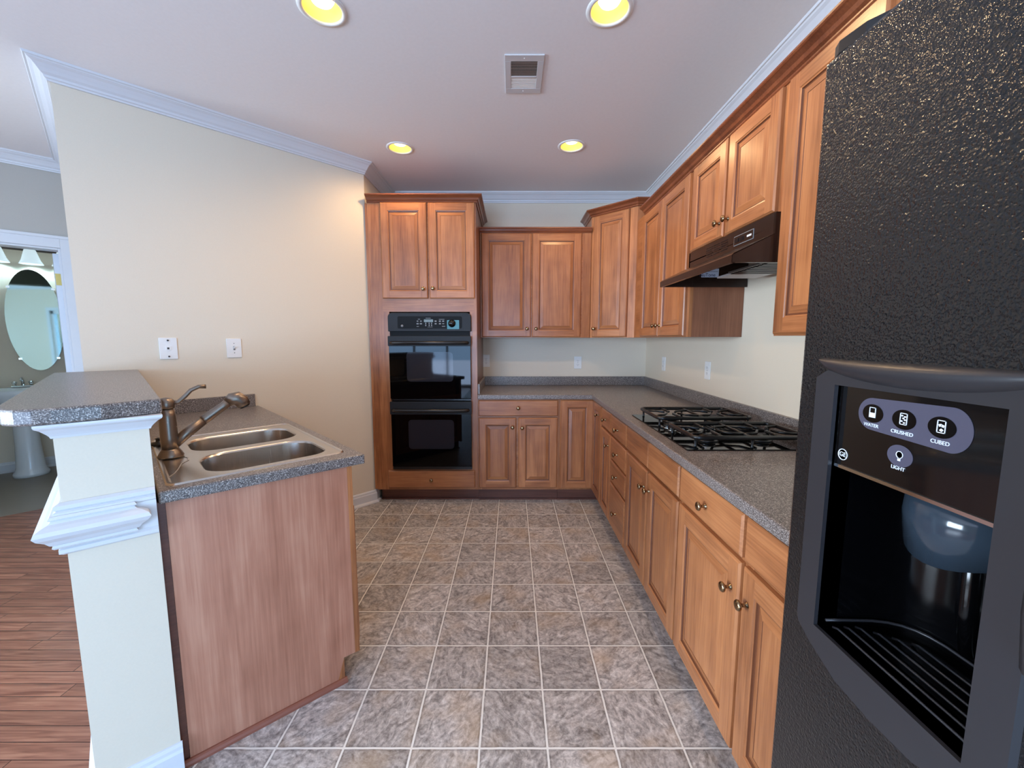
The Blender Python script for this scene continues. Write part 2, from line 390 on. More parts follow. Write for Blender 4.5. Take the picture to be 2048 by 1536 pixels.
# ceiling with round openings
xs = sorted(set([XL - .2, XW + .15] + [c[0] + d for c in CANS for d in (-.14, .14)])); ys = sorted(set([YR - .2, 5.6] + [c[1] + d for c in CANS for d in (-.14, .14)]))
VENT = (-0.035, 0.155, 2.07, 2.37)
mb = MB()
for i in range(len(xs) - 1):
    for j in range(len(ys) - 1):
        x0, x1, y0, y1 = xs[i], xs[i + 1], ys[j], ys[j + 1]
        cn = [c for c in CANS if x0 - 1e-6 <= c[0] <= x1 + 1e-6 and y0 - 1e-6 <= c[1] <= y1 + 1e-6 and (x1 - x0) < 0.5 and (y1 - y0) < 0.5]
        if not cn: mb.add([(x0, y0, ZC), (x1, y0, ZC), (x1, y1, ZC), (x0, y1, ZC)], [(0, 3, 2, 1)]); continue
        cx, cy = cn[0]; sg = 32; vs = []
        for k in range(sg):
            a = 2 * PI * k / sg; c, s = math.cos(a), math.sin(a); vs.append((cx + RC * c, cy + RC * s, ZC))
        for k in range(sg):
            a = 2 * PI * k / sg; c, s = math.cos(a), math.sin(a)
            tt = min((x1 - cx) / c if c > 1e-9 else ((x0 - cx) / c if c < -1e-9 else 9e9), (y1 - cy) / s if s > 1e-9 else ((y0 - cy) / s if s < -1e-9 else 9e9))
            vs.append((cx + tt * c, cy + tt * s, ZC))
        mb.add(vs, [(k, (k + 1) % sg, sg + (k + 1) % sg, sg + k) for k in range(sg)])
        for (qx, qy) in ((x0, y0), (x1, y0), (x1, y1), (x0, y1)):
            b = [vs[sg + k] for k in range(sg)]
            near = sorted(b, key=lambda p: (p[0] - qx) ** 2 + (p[1] - qy) ** 2)[:2]
            if (near[0][0] - qx) ** 2 + (near[0][1] - qy) ** 2 > 1e-8: mb.add([near[0], near[1], (qx, qy, ZC)], [(0, 1, 2)])
xa, xb, ya, yb = XL - .2, XW + .15, YR - .2, 5.6
mb.box(xa, xb, ya, yb, ZC + .25, ZC + .3)
struct(mb.build('ceiling', 'ceiling_paint'))
# walls
def wallseg(name, p, q, out, z0=0, z1=ZC, th=0.12, mat='wall_paint', ext0=0, ext1=0):
    p = Vector(p); q = Vector(q); d = (q - p).normalized(); nn = Vector((-d.y, d.x)) * out
    p = p - d * ext0; q = q + d * ext1
    return MB().prism([tuple(p), tuple(q), tuple(q + nn * th), tuple(p + nn * th)], z0, z1)
struct(wallseg('wall_back', (-1.144, YW), (XW, YW), 1, ext0=.1, ext1=.1).build('wall_back', 'wall_paint'))
mb = MB(); mb.box(XW, XW + .12, -.85, YW + .1, 0, ZC); mb.box(XW, XW + .12, -2.65, -.85, 2.08, ZC); mb.box(XW, XW + .12, YR - .1, -2.65, 0, ZC)
struct(mb.build('wall_right', 'wall_paint'))
mb = MB()
for (a, b, c, d) in ((-2.65, -2.58, 0, 2.08), (-.92, -.85, 0, 2.08), (-1.79, -1.71, 0, 2.08), (-2.65, -.85, 0, .08), (-2.65, -.85, 2.0, 2.08)): mb.box(XW + .02, XW + .10, a, b, c, d)
for (a, b, c, d) in ((-2.73, -2.65, 0, 2.16), (-.85, -.77, 0, 2.16), (-2.65, -.85, 2.08, 2.16)): mb.box(XW - .015, XW, a, b, c, d)
dr_ = struct(mb.build('door_3', 'trim_white'), 'white framed sliding glass door behind the refrigerator')
MB().box(XW + .058, XW + .062, -2.6, -.9, .05, 2.03).build('pane', 'window_glass', dr_)
mb = MB(); mb.prism([tuple(LC), tuple(W0), (W0.x, YW + .1), (W0.x - .13, YW + .1), (W0.x - .13, W0.y + .055), (LC.x + 0.0, LC.y + .17), (JC[0] + .085, JC[1] + .17 * 1.0 - .085), JC], 0, ZC)
struct(mb.build('wall_left', 'wall_paint'), 'cream angled kitchen wall with phone jack and light switch')
# far wall with doorway
def NTbox(mb, n0, n1, t0, t1, z0, z1): return mb.prism([NTp(n0, t0), NTp(n0, t1), NTp(n1, t1), NTp(n1, t0)], z0, z1)
TD0, TD1, ZD = -0.96, -0.192, 2.057
mb = MB(); tfar = (FAR0[0] + FAR0[1]) * ROOT2
NTbox(mb, NW, NW + .12, tfar - .2, TD0, 0, ZC); NTbox(mb, NW, NW + .12, TD0, TD1, ZD, ZC); NTbox(mb, NW, NW + .12, TD1, TL + .02, 0, ZC)
struct(mb.build('wall_far_left', 'wall_paint_grey'), 'far grey wall around the powder room doorway')
# rear wall with patio door and window opening, left wall
mb = MB(); y0, y1 = YR - .12, YR
for (a, b, c, d) in ((XL - .1, -3.7, 0, ZC), (-3.7, -.9, 2.08, ZC), (-.9, -.3, 0, ZC), (-.3, 1.0, 0, .75), (-.3, 1.0, 2.05, ZC), (1.0, XW + .1, 0, ZC)):
    mb.box(a, b, y0, y1, c, d)
struct(mb.build('wall_rear', 'wall_paint'))
mb = MB()
for (a, b, c, d) in ((YR, -2.75, 0, ZC), (-2.75, .35, 0, .55), (-2.75, .35, 2.25, ZC), (.35, FAR0[1] + .2, 0, ZC)): mb.box(XL - .12, XL, a, b, c, d)
struct(mb.build('wall_left_side', 'wall_paint'))
def glazed(name, x0, x1, z0, z1, nx, nz, label):
    mb = MB(); f = .06
    for (a, b, c, d) in ((x0, x0 + f, z0, z1), (x1 - f, x1, z0, z1), (x0, x1, z0, z0 + f), (x0, x1, z1 - f, z1)): mb.box(a, b, YR - .10, YR - .02, c, d)
    for i in range(1, nx): xx = x0 + (x1 - x0) * i / nx; mb.box(xx - .03, xx + .03, YR - .09, YR - .03, z0, z1)
    for i in range(1, nz): zz = z0 + (z1 - z0) * i / nz; mb.box(x0, x1, YR - .08, YR - .04, zz - .012, zz + .012)
    fr = struct(mb.build(name, 'trim_white'), label)
    MB().box(x0 + .02, x1 - .02, YR - .062, YR - .058, z0 + .02, z1 - .02).build('pane', 'window_glass', fr)
    mb = MB(); c = .07
    for (a, b, cc, d) in ((x0 - c, x0, max(0, z0 - c), z1 + c), (x1, x1 + c, max(0, z0 - c), z1 + c), (x0, x1, z1, z1 + c)): mb.box(a, b, YR, YR + .015, cc, d)
    mb.build('casing', 'trim_white', fr)
glazed('door_1', -3.7, -.9, 0, 2.08, 3, 1, 'white framed glass patio door behind the camera')
glazed('window_1', -.3, 1.0, .75, 2.05, 2, 2, 'white framed window behind the camera')
mb = MB(); 
for yy in (-2.75, -1.75, -.71, .29): mb.box(XL - .09, XL - .03, yy, yy + .06, .55, 2.25)
for zz in (.55, 2.19): mb.box(XL - .09, XL - .03, -2.75, .35, zz, zz + .06)
for (a, b, c, d) in ((-2.83, -2.75, .47, 2.33), (.35, .43, .47, 2.33), (-2.75, .35, 2.25, 2.33), (-2.75, .35, .47, .55)): mb.box(XL, XL + .015, a, b, c, d)
fr = struct(mb.build('side_fill_window', 'trim_white'), 'white framed unseen triple window added to the living area wall for light')  # invented out-of-view window, put here to carry the side fill light
MB().box(XL - .062, XL - .058, -2.7, .3, .6, 2.2).build('pane', 'window_glass', fr)
# powder room
mb = MB()
NTbox(mb, 6.5, 6.6, -.98, .35, 0, ZC); NTbox(mb, NW + .12, 6.5, -1.06, -.98, 0, ZC); NTbox(mb, NW + .12, 6.5, .2, .3, 0, ZC)
struct(mb.build('wall_powder_room', 'wall_paint'), 'cream walls of the powder room seen through the doorway')
# wall crown
CP = [(0, -.082), (.010, -.082), (.012, -.074), (.018, -.070), (.020, -.060), (.030, -.052), (.040, -.038), (.052, -.024), (.064, -.016), (.068, -.010), (.076, -.010), (.080, 0), (0, 0)]
CP = [(a, b) for a, b in CP]
mb = MB(); mb.sweep(CP, [FAR0, JC, tuple(LC), tuple(W0), (W0.x, YW), (XW, YW), (XW, YR)], 1, ZC)
struct(mb.build('trim_1', 'trim_white'), 'white crown moulding where walls meet the ceiling')
BP = [(0, 0), (.030, 0), (.030, .008), (.024, .016), (.016, .02), (.014, .022), (.014, .078), (.010, .086), (.009, .096), (.004, .104), (0, .106)]
a_ = Vector((-1.72, 2.696))
mb = MB(); mb.sweep(BP, [tuple(a_), tuple(W0), (W0.x, 3.32)], 1)
struct(mb.build('baseboard_left', 'trim_white'), 'white baseboard turning the corner beside the oven cabinet')
mb = MB(); mb.sweep(BP, [NTp(4.9, -.98), NTp(6.5, -.98), NTp(6.5, .2)], 1)
struct(mb.build('baseboard_powder_room', 'trim_white'))
# powder room door casing + leaf
mb = MB(); cw = .09
for (t0, t1, z0, z1) in ((TD0 - cw, TD0, 0, ZD + cw), (TD1, TD1 + cw, 0, ZD + cw), (TD0, TD1, ZD, ZD + cw)):
    NTbox(mb, NW - .012, NW, t0, t1, z0, z1)
for (t0, t1, z0, z1) in ((TD0 - cw, TD0 - cw + .022, 0, ZD + cw), (TD1 + cw - .022, TD1 + cw, 0, ZD + cw), (TD0 - cw, TD1 + cw, ZD + cw - .022, ZD + cw)):
    NTbox(mb, NW - .020, NW - .012, t0, t1, z0, z1)
for (t0, t1, z0, z1) in ((TD0, TD0 + .015, 0, ZD), (TD1 - .015, TD1, 0, ZD), (TD0 + .015, TD1 - .015, ZD - .015, ZD)):
    NTbox(mb, NW, NW + .12, t0, t1, z0, z1)
struct(mb.build('trim_2', 'trim_white', bevel=.002), 'white casing of the powder room doorway')
# leaf: local x along the leaf from the hinge, y its thickness
leafang = math.atan2(*reversed((Vector(NTp(5.6, -.262)) - Vector(NTp(4.87, -.222))).to_tuple()))
mb = MB(); W_, H_, T_ = .72, 2.03, .035
mb.box(0, W_, -T_ / 2 + .006, T_ / 2 - .006, .012, H_)
cols = ((.0, .11), (.31, .41), (.61, .72)); rows = ((.012, .22), (.72, .88), (1.56, 1.66), (1.90, 2.03))
for sgn in (-1, 1):
    ya, yb = (-T_ / 2, -T_ / 2 + .006) if sgn < 0 else (T_ / 2 - .006, T_ / 2)
    for a, b in cols: mb.box(a, b, ya, yb, .012, H_)
    for a, b in rows:
        mb.box(.11, .31, ya, yb, a, b); mb.box(.41, .61, ya, yb, a, b)
lf = mb.build('door_2', 'door_white', loc=(*NTp(4.87, -.226), 0), rot=(0, 0, leafang)); struct(lf, 'white six panel powder room door standing open')
for z in (.25, 1.83): MB().box(-.003, .002, -.016, .016, z - .045, z + .045).build('hinge', 'brass_hinge', lf, label='brass hinge')
MB().lathe([(0.001, 0), (.026, 0), (.026, .006), (.010, .010), (.010, .03), (.024, .04), (.027, .052), (.018, .062), (0.001, .064)], (.66, T_ / 2, .96), 'y').build('door_knob', 'chrome', lf)

# ------------------------------------------------------------------ powder room fixtures
wallrot = R(45)   # local x -> t, local y -> n
def at_nt(n, t, z=0): p = NTp(n, t); return (p[0], p[1], z)
ROTNT = R(45)
t_ = thing('wall_mirror', 'frameless oval mirror on the powder room wall above the pedestal sink', 'mirror', at_nt(6.49, -.50, 1.55), ROTNT)
pts = [(.195 * math.cos(2 * PI * k / 48), .515 * math.sin(2 * PI * k / 48)) for k in range(48)]
vprism(MB(), pts, -.014, -.004).build('glass', 'mirror_glass', t_)
for (x, z) in ((-.15, .33), (.15, .33), (-.13, -.39), (.13, -.39)): MB().box(x - .012, x + .012, -.022, 0, z - .010, z + .010).build('clip', 'chrome', t_)
t_ = thing('vanity_light', 'bronze vanity light with glowing bell glass shades over the oval mirror', 'light', at_nt(6.5, -.47, 2.28), ROTNT)
mb = MB(); mb.box(-.28, .28, -.02, 0, -.03, .03); mb.tube([(-.30, -.09, .03), (-.15, -.11, .0), (0, -.09, .02), (.15, -.11, .0), (.30, -.09, .03)], .010)
mb.tube([(0, 0, 0), (0, -.1, .01)], .012)
mb.build('arm', 'bronze', t_)
for x in (-.22, 0.0, .22):
    sh = MB().lathe([(.022, 0), (.04, -.015), (.052, -.06), (.066, -.115), (.085, -.155), (.082, -.155), (.062, -.11), (.046, -.05), (.02, -.006)], (x, -.11, -.015), 'z', 24, cap=False).build('shade', 'vanity_glow', t_)
    MB().lathe([(.001, .012), (.024, .008), (.026, -.01), (.001, -.012)], (x, -.11, -.010)).build('socket', 'bronze', sh)
for x in (-.22, 0, .22):
    l = bpy.data.lights.new('vanity_bulb', 'POINT'); l.energy = 1.1; l.color = (.80, .95, 1); l.shadow_soft_size = .02
    o = bpy.data.objects.new('vanity_bulb', l); COL.objects.link(o); p = NTp(6.39, -.47 + x); o.location = (p[0], p[1], 2.18)
t_ = thing('pedestal_sink', 'white porcelain pedestal sink in the powder room', 'sink', at_nt(6.22, -.63, 0), ROTNT)
MB().lathe([(.125, 0), (.125, .03), (.108, .055), (.10, .09), (.088, .3), (.085, .5), (.095, .68), (.12, .72)], (0, -.0, 0), 'z', 28).build('pedestal', 'porcelain', t_)
mb = MB(); n = 40
def ell(a, b, z, dy=0): return [(a * math.cos(2 * PI * k / n), max(-b, min(.27, b * math.sin(2 * PI * k / n))) + dy, z) for k in range(n)]
rings = [ell(.12, .12, .70), ell(.22, .20, .76), ell(.27, .25, .83), ell(.275, .255, .87), ell(.262, .243, .876), ell(.215, .18, .868, -.02), ell(.17, .14, .80, -.02), ell(.06, .05, .76, -.02)]
vs = sum(rings, []); fs = []
for i in range(len(rings) - 1):
    for k in range(n): fs.append((i * n + k, i * n + (k + 1) % n, (i + 1) * n + (k + 1) % n, (i + 1) * n + k))
fs.append(tuple((len(rings) - 1) * n + k for k in range(n)))
mb.add(vs, fs, 0, True); mb.build('basin', 'porcelain', t_)
t_ = thing('basin_faucet', 'small chrome two handle faucet on the pedestal sink', 'faucet', at_nt(6.41, -.63, .8785), ROTNT)
mb = MB(); mb.box(-.075, .075, -.022, .022, 0, .012); mb.tube([(0, 0, .01), (0, -.005, .06), (0, -.04, .09), (0, -.09, .085), (0, -.10, .068)], [.013, .011, .010, .010, .009]); mb.build('spout', 'chrome', t_)
for x in (-.055, .055):
    MB().lathe([(.014, .01), (.012, .03), (.02, .042), (.02, .052), (.001, .058)], (x, 0, 0)).build('handle', 'chrome', t_)

# ------------------------------------------------------------------ cabinet kit (local: x along the front, y into the cabinet, z up)
def knob(parent, x, z, y=0.0):
    return MB().lathe([(.0085, 0), (.0085, .002), (.0055, .005), (.005, .016), (.009, .019), (.0145, .023), (.0155, .027), (.013, .031), (.006, .033), (.001, .0335)], (x, y, z), '-y', 20).build('knob', 'antique_brass', parent)
def door(parent, x0, x1, z0, z1, y=-.019, kn=None, fw=.058, name='door', hrail=None):
    W, H = x1 - x0, z1 - z0; T = .019; mb = MB(); fw = min(fw, W * .3)
    def ring(i0, d0, i1, d1, mi=None):
        a = [(i0, d0, i0), (W - i0, d0, i0), (W - i0, d0, H - i0), (i0, d0, H - i0)]; b = [(i1, d1, i1), (W - i1, d1, i1), (W - i1, d1, H - i1), (i1, d1, H - i1)]
        for k in range(4):
            k2 = (k + 1) % 4; m = (1, 0)[k % 2] if mi is None else mi
            mb.add([a[k], a[k2], b[k2], b[k]], [(0, 1, 2, 3)], m)
    ring(0, T, 0, .006); ring(0, .006, .007, 0)
    e = .007
    for (ax, bx, az, bz, m) in ((e, fw, e, H - e, 0), (W - fw, W - e, e, H - e, 0), (fw, W - fw, e, fw, 1), (fw, W - fw, H - fw, H - e, 1)):
        mb.add([(ax, 0, az), (bx, 0, az), (bx, 0, bz), (ax, 0, bz)], [(0, 1, 2, 3)], m)
    i = fw
    pr = [(0, 0), (.003, .003), (.007, .004), (.009, .009), (.014, .0095), (.038, .003), (.039, .0045), (.041, .0045)]
    for k in range(len(pr) - 1): ring(i + pr[k][0], pr[k][1], i + pr[k + 1][0], pr[k + 1][1], 2 if k in (2, 3, 5) else None)
    j = i + pr[-1][0]; d = pr[-1][1]
    mb.add([(j, d, j), (W - j, d, j), (W - j, d, H - j), (j, d, H - j)], [(0, 1, 2, 3)], 0)
    mb.add([(0, T, 0), (W, T, 0), (W, T, H), (0, T, H)], [(3, 2, 1, 0)], 0)
    me_ = mb.build(name, ['wood_v', 'wood_h', 'wood_glaze'], parent, (x0, y, z0))
    if kn: knob(me_, kn[0] - x0, kn[1] - z0)
    return me_
def drawer(parent, x0, x1, z0, z1, y=-.019, kn=None, name='drawer'):
    W, H = x1 - x0, z1 - z0; T = .019; mb = MB()
    i = .007
    o_ = [(0, .006, 0), (W, .006, 0), (W, .006, H), (0, .006, H)]; q = [(i, 0, i), (W - i, 0, i), (W - i, 0, H - i), (i, 0, H - i)]; bk = [(0, T, 0), (W, T, 0), (W, T, H), (0, T, H)]
    mb.add(o_ + q + bk, [(0, 1, 5, 4), (1, 2, 6, 5), (2, 3, 7, 6), (3, 0, 4, 7), (4, 5, 6, 7), (8, 9, 1, 0), (9, 10, 2, 1), (10, 11, 3, 2), (11, 8, 0, 3), (11, 10, 9, 8)])
    d = mb.build(name, 'wood_h', parent, (x0, y, z0))
    if kn: knob(d, (kn[0] - x0) if kn[0] is not None else W / 2, (kn[1] - z0) if kn[1] is not None else H / 2)
    return d
def base_unit(label, loc, rz, W, D=.60, toe=True, name='base_cabinet', H=.876, group='base cabinets', ends=()):
    t = thing(name, label, 'cabinet', loc, rz, group)
    mb = MB(); mb.box(.0005, W - .0005, .019, D - .003, .114, H - .001); mb.build('carcass', 'wood_side', t)
    mb = MB(); s = .03
    mb.box(0.0005, s, 0, .019, .114, H - .001, 0); mb.box(W - s, W - .0005, 0, .019, .114, H - .001, 0)
    mb.box(s, W - s, 0, .019, H - .025, H - .001, 1); mb.box(s, W - s, 0, .019, .114, .135, 1); mb.box(s, W - s, 0.001, .019, .135, H - .025, 1)
    mb.build('face_frame', ['wood_v', 'wood_h'], t)
    if toe:
        mb = MB(); mb.box(.0005, W - .0005, .075, .09, 0, .114); mb.prism([(.0005, .075), (.0005, .062), (W - .0005, .062), (W - .0005, .075)], 0, .012)
        mb.build('toe_kick', 'wood_dark', t)
    return t
def wall_unit(label, loc, rz, W, H, D=.305, name='wall_cabinet', group='wall cabinets'):
    t = thing(name, label, 'cabinet', loc, rz, group)
    mb = MB(); mb.box(.0005, W - .0005, .019, D - .002, 0, H); mb.build('carcass', 'wood_side', t)
    mb = MB(); s = .03
    mb.box(.0005, s, 0, .019, -.0, H, 0); mb.box(W - s, W - .0005, 0, .019, 0, H, 0); mb.box(s, W - s, 0, .019, H - .02, H, 1); mb.box(s, W - s, 0, .019, 0, .02, 1); mb.box(s, W - s, .001, .019, .02, H - .02, 1)
    mb.build('face_frame', ['wood_v', 'wood_h'], t)
    return t
CROWN = [(0, 0), (.006, 0), (.010, .006), (.010, .012), (.020, .018), (.026, .030), (.040, .040), (.046, .042), (.050, .047), (.050, .054), (0, .054)]

# tall oven cabinet
YF = 3.25
TXL, TXR = -1.120, -.280
t_ = thing('oven_cabinet', 'tall stained maple cabinet holding the double oven, left end of the back wall', 'cabinet', (TXL, YF, 0))
W = TXR - TXL; D = YW - YF - .003
mb = MB(); mb.box(.0, .018, .019, D, .114, 2.42); mb.box(W - .018, W, .019, D, .114, 2.42); mb.box(.018, W - .018, .019, D, 1.60, 2.42); mb.box(.018, W - .018, .019, D, .114, .285)
mb.build('carcass', 'wood_side', t_)
mb = MB(); xo0, xo1, zo0, zo1 = -1.0 - TXL, -.322 - TXL, .292, 1.57
mb.box(0, .095, 0, .019, .114, 2.42, 0); mb.box(W - .022, W, 0, .019, .114, 2.42, 0)
mb.box(.095, W - .022, 0, .019, 1.575, 2.42, 1); mb.box(.095, W - .022, 0, .019, .114, .287, 1); mb.box(.095, .145, 0, .019, .287, 1.575, 0); mb.box(W - .055, W - .022, 0, .019, .287, 1.575, 0)
mb.build('face_frame', ['wood_v', 'wood_h'], t_)
MB().box(-.018, -.001, .0, .012, .12, 2.40).build('scribe_strip', 'wood_v', t_)
mb = MB(); mb.box(.01, W, .085, .10, 0, .114); mb.box(.01, W, .07, .085, 0, .013); mb.build('toe_kick', 'wood_dark', t_)
door(t_, -1.018 - TXL, -.660 - TXL, 1.677, 2.402, kn=(-.694 - TXL, 1.75)); door(t_, -.648 - TXL, -.293 - TXL, 1.677, 2.402, kn=(-.617 - TXL, 1.753))
drawer(t_, -1.022 - TXL, -.306 - TXL, .136, .281, kn=(None, .205))
mb = MB(); mb.sweep(CROWN, [(0, 0), (W, 0), (W, D)], 1, 2.403); mb.build('crown', 'wood_crown', t_)

# double wall oven
t_ = thing('double_wall_oven', 'black double wall oven built into the tall cabinet', 'oven', (-.652, 3.247, .292))
hw = .328
MB().box(-.312, .312, .022, .60, .01, 1.26).build('body', 'black_enamel', t_)
z0 = 1.42 - .292; z1 = 1.566 - .292
cpn = vprism(MB(), rrect(-hw, hw, z0, z1, [.035, .035, .004, .004]), -.028, 0).build('control_panel', 'oven_black', t_, bevel=.003)
vprism(MB(), rrect(-.25, .258, z0 + .022, z1 - .028, .012), -.0295, -.027).build('control_display', 'display_black', cpn)
vprism(MB(), rrect(-.042, .030, z0 + .072, z0 + .094, .002), -.0305, -.029).build('clock_screen', 'lcd', cpn, label='dim green clock screen')
for (x, z, a, b) in ((-.092, .080, .007, .004), (-.066, .080, .007, .004), (-.092, .060, .009, .005), (-.066, .060, .009, .005), (-.028, .062, .004, .006), (-.028, .047, .004, .006), (-.001, .062, .004, .006), (-.001, .047, .004, .006), (.018, .062, .004, .006), (.018, .047, .004, .006), (.050, .080, .008, .005), (.050, .060, .008, .005), (.084, .080, .008, .005), (.110, .080, .008, .005), (.084, .060, .008, .005), (.110, .060, .008, .003), (-.08, .095, .009, .002), (-.008, .1035, .02, .002), (.098, .094, .022, .002), (-.092, .039, .009, .002), (.005, .034, .020, .0012), (.112, .04, .013, .0025)):
    vprism(MB(), rrect(x - a, x + a, z0 + z - b, z0 + z + b, min(a, b) * .6, 2), -.0300, -.0290).build('control_key', 'print_grey', cpn)
MB().lathe([(.001, 0), (.010, 0), (.010, .001), (.001, .001)], (-.215, -.0292, z0 + .043), '-y').build('badge', 'print_grey', cpn)
vprism(MB(), rrect(.14, .235, z0 + .018, z0 + .088, .004), -.0304, -.0290).build('protective_film', 'print_teal', cpn, label='torn teal protective film')
MB().lathe([(.030, 0), (.030, .003), (.023, .005), (.021, .018), (.001, .019)], (.178, -.0295, z0 + .062), '-y').build('selector_knob', 'black_gloss', cpn)
MB().box(-.315, .315, -.010, .02, 1.384 - .292, 1.42 - .292).build('vent_strip', 'display_black', t_)
def oven_door(zb, zt, hz, wz0, wz1, glz):
    d = MB(); vprism(d, rrect(-hw + .006, hw - .004, zb, zt, .004, 2), -.040, -.004)
    dd = d.build('oven_door', 'oven_glass', t_, bevel=.002)
    vprism(MB(), rrect(-hw, hw, glz, zt, .006, 2), -.046, -.0405).build('top_rail', 'oven_black', dd, bevel=.002)
    vprism(MB(), rrect(-.185, .184, wz0, wz1, .028), -.0412, -.0402).build('window_pane', 'oven_window', dd)
    mb = MB(); mb.tube([(-.300, -.046, hz), (-.296, -.064, hz), (-.275, -.078, hz), (0, -.084, hz), (.275, -.078, hz), (.296, -.064, hz), (.300, -.046, hz)], .0135, 12)
    mb.build('handle', 'black_enamel', dd)
oven_door(.884 - .292, 1.384 - .292, 1.330 - .292, 1.022 - .292, 1.258 - .292, 1.304 - .292)
oven_door(.325 - .292, .862 - .292, .793 - .292, .472 - .292, .712 - .292, .756 - .292)
MB().box(-.320, .322, -.030, -.004, .868 - .292, .880 - .292).build('divider_trim', 'black_enamel', t_)
MB().box(-.322, .324, -.030, -.002, .006, .028).build('bottom_trim', 'black_enamel', t_)

# back base cabinets
t_ = base_unit('stained maple base cabinet with one wide drawer over two doors, beside the ovens', (-.279, 3.25, 0), 0, .664, .675)
X0 = .279
drawer(t_, -.272 + X0, .373 + X0, .738, .867, kn=(None, .806)); door(t_, -.272 + X0, .034 + X0, .134, .722, kn=(.004 + X0, .648), fw=.055); door(t_, .052 + X0, .370 + X0, .134, .722, kn=(.083 + X0, .643), fw=.055)
# corner base (L shaped, two hinged leaves)
t_ = thing('corner_base_cabinet', 'stained maple corner base cabinet with two folding door leaves meeting in the inner corner', 'cabinet', (.386, 3.25, 0), 0, 'base cabinets')
mb = MB(); mb.prism([(0, 0), (.286, 0), (.286, -.335), (.911, -.335), (.911, .675), (0, .675)], .114, .875); mb.build('carcass', 'wood_v', t_)
mb = MB(); mb.prism([(0, .075), (.361, .075), (.361, -.335), (.38, -.335), (.38, .09), (0, .09)], 0, .114); mb.prism([(0, .062), (.348, .062), (.348, -.335), (.361, -.335), (.361, .075), (0, .075)], 0, .012); mb.build('toe_kick', 'wood_dark', t_)
door(t_, .008, .278, .128, .867, fw=.055)
dd = door(t_, 0, .305, .128, .867, fw=.055, kn=(.225, .79)); dd.location = (.267, -.022, .128); dd.rotation_euler = (0, 0, -PI / 2)
# right run
XF = .672
def rightbase(label, ya, yb): return base_unit(label, (XF, ya, 0), -PI / 2, ya - yb, XW - XF)
t_ = rightbase('narrow stained maple base cabinet with small drawer over one door, next to the corner cabinet', 2.914, 2.628)
drawer(t_, .008, .278, .738, .867, kn=(None, .80)); door(t_, .008, .278, .128, .722, kn=(.235, .64), fw=.052)
t_ = rightbase('stained maple base cabinet with a stack of four drawers', 2.628, 2.257)
for a, b, k in ((.738, .867, .80), (.578, .722, .645), (.425, .566, .50), (.128, .413, .262)): drawer(t_, .008, .362, a, b, kn=(None, k))
t_ = rightbase('stained maple base cabinet with two doors under the cooktop', 2.257, 1.528)
drawer(t_, .008, .362, .738, .867, name='false_front'); drawer(t_, .368, .721, .738, .867, name='false_front')
door(t_, .008, .357, .128, .722, kn=(.328, .636)); door(t_, .372, .721, .128, .722, kn=(.402, .64))
t_ = rightbase('stained maple base cabinet with drawer over one door, nearer than the cooktop', 1.528, 1.087)
drawer(t_, .008, .433, .738, .867, kn=(None, .80)); door(t_, .008, .433, .128, .722, kn=(.396, .625))
t_ = rightbase('stained maple base cabinet partly hidden behind the black refrigerator', 1.087, .70)
drawer(t_, .008, .379, .738, .867, kn=(.30, .80)); door(t_, .008, .379, .128, .722, kn=(.040, .625))

# countertop with backsplash (one continuous L)
t_ = thing('countertop', 'speckled brown grey laminate countertop running along back and right walls', 'countertop', (0, 0, .876))
XC = .645; YC = 3.225
mb = MB(); ly = YC; lx = XC
outer = [(-.278, YC), (XC, YC), (XC, .697), (XW - .001, .697), (XW - .001, YW - .001), (-.278, YW - .001)]
mb.prism(outer, 0, .038); mb.build('worktop', 'laminate', t_, bevel=.006)
mb = MB(); mb.prism([(-.278, YW - .02), (XW - .02, YW - .02), (XW - .02, .697), (XW - .001, .697), (XW - .001, YW - .001), (-.278, YW - .001)], .038, .122)
mb.box(-.278, -.260, YC + .03, YW - .02, .038, .122)
mb.build('backsplash', 'laminate', t_, bevel=.002)

# wall cabinets on the back wall
t_ = wall_unit('two door stained maple wall cabinet above the back counter', (-.278, 3.619, 1.372), 0, .966, .914, .311)
X0 = .278
door(t_, -.265 + X0, .166 + X0, .006, .895, kn=(.132 + X0, .078)); door(t_, .176 + X0, .604 + X0, .006, .895, kn=(.212 + X0, .078))
MB().box(.896, .965, -.004, 0, 0, .905).build('filler_strip', 'wood_v', t_)
mb = MB(); mb.sweep([(0, 0), (.010, 0), (.014, .008), (.022, .014), (.026, .026), (.034, .030), (.034, .042), (0, .042)], [(0, 0), (.966, 0)], 1, .90); mb.build('crown', 'wood_crown', t_)
# diagonal corner wall cabinet
t_ = thing('corner_wall_cabinet', 'taller diagonal stained maple wall cabinet in the corner', 'cabinet', (0, 0, 1.372), 0, 'wall cabinets')
mb = MB(); mb.prism([(.690, YW - .002), (.690, 3.625), (.995, 3.320), (XW - .002, 3.320), (XW - .002, YW - .002)], 0, 1.048); mb.build('carcass', 'wood_v', t_)
dd = door(t_, .0, .330, .006, 1.026, kn=(.030, .078)); dd.location = (.690 + .035 * .707 - .019 * .707, 3.625 - .035 * .707 - .019 * .707, .006); dd.rotation_euler = (0, 0, -PI / 4)
mb = MB(); mb.sweep(CROWN, [(.690, YW - .002), (.690, 3.625), (.995, 3.320), (XW - .002, 3.320)], 1, 1.030); mb.build('crown', 'wood_crown', t_)
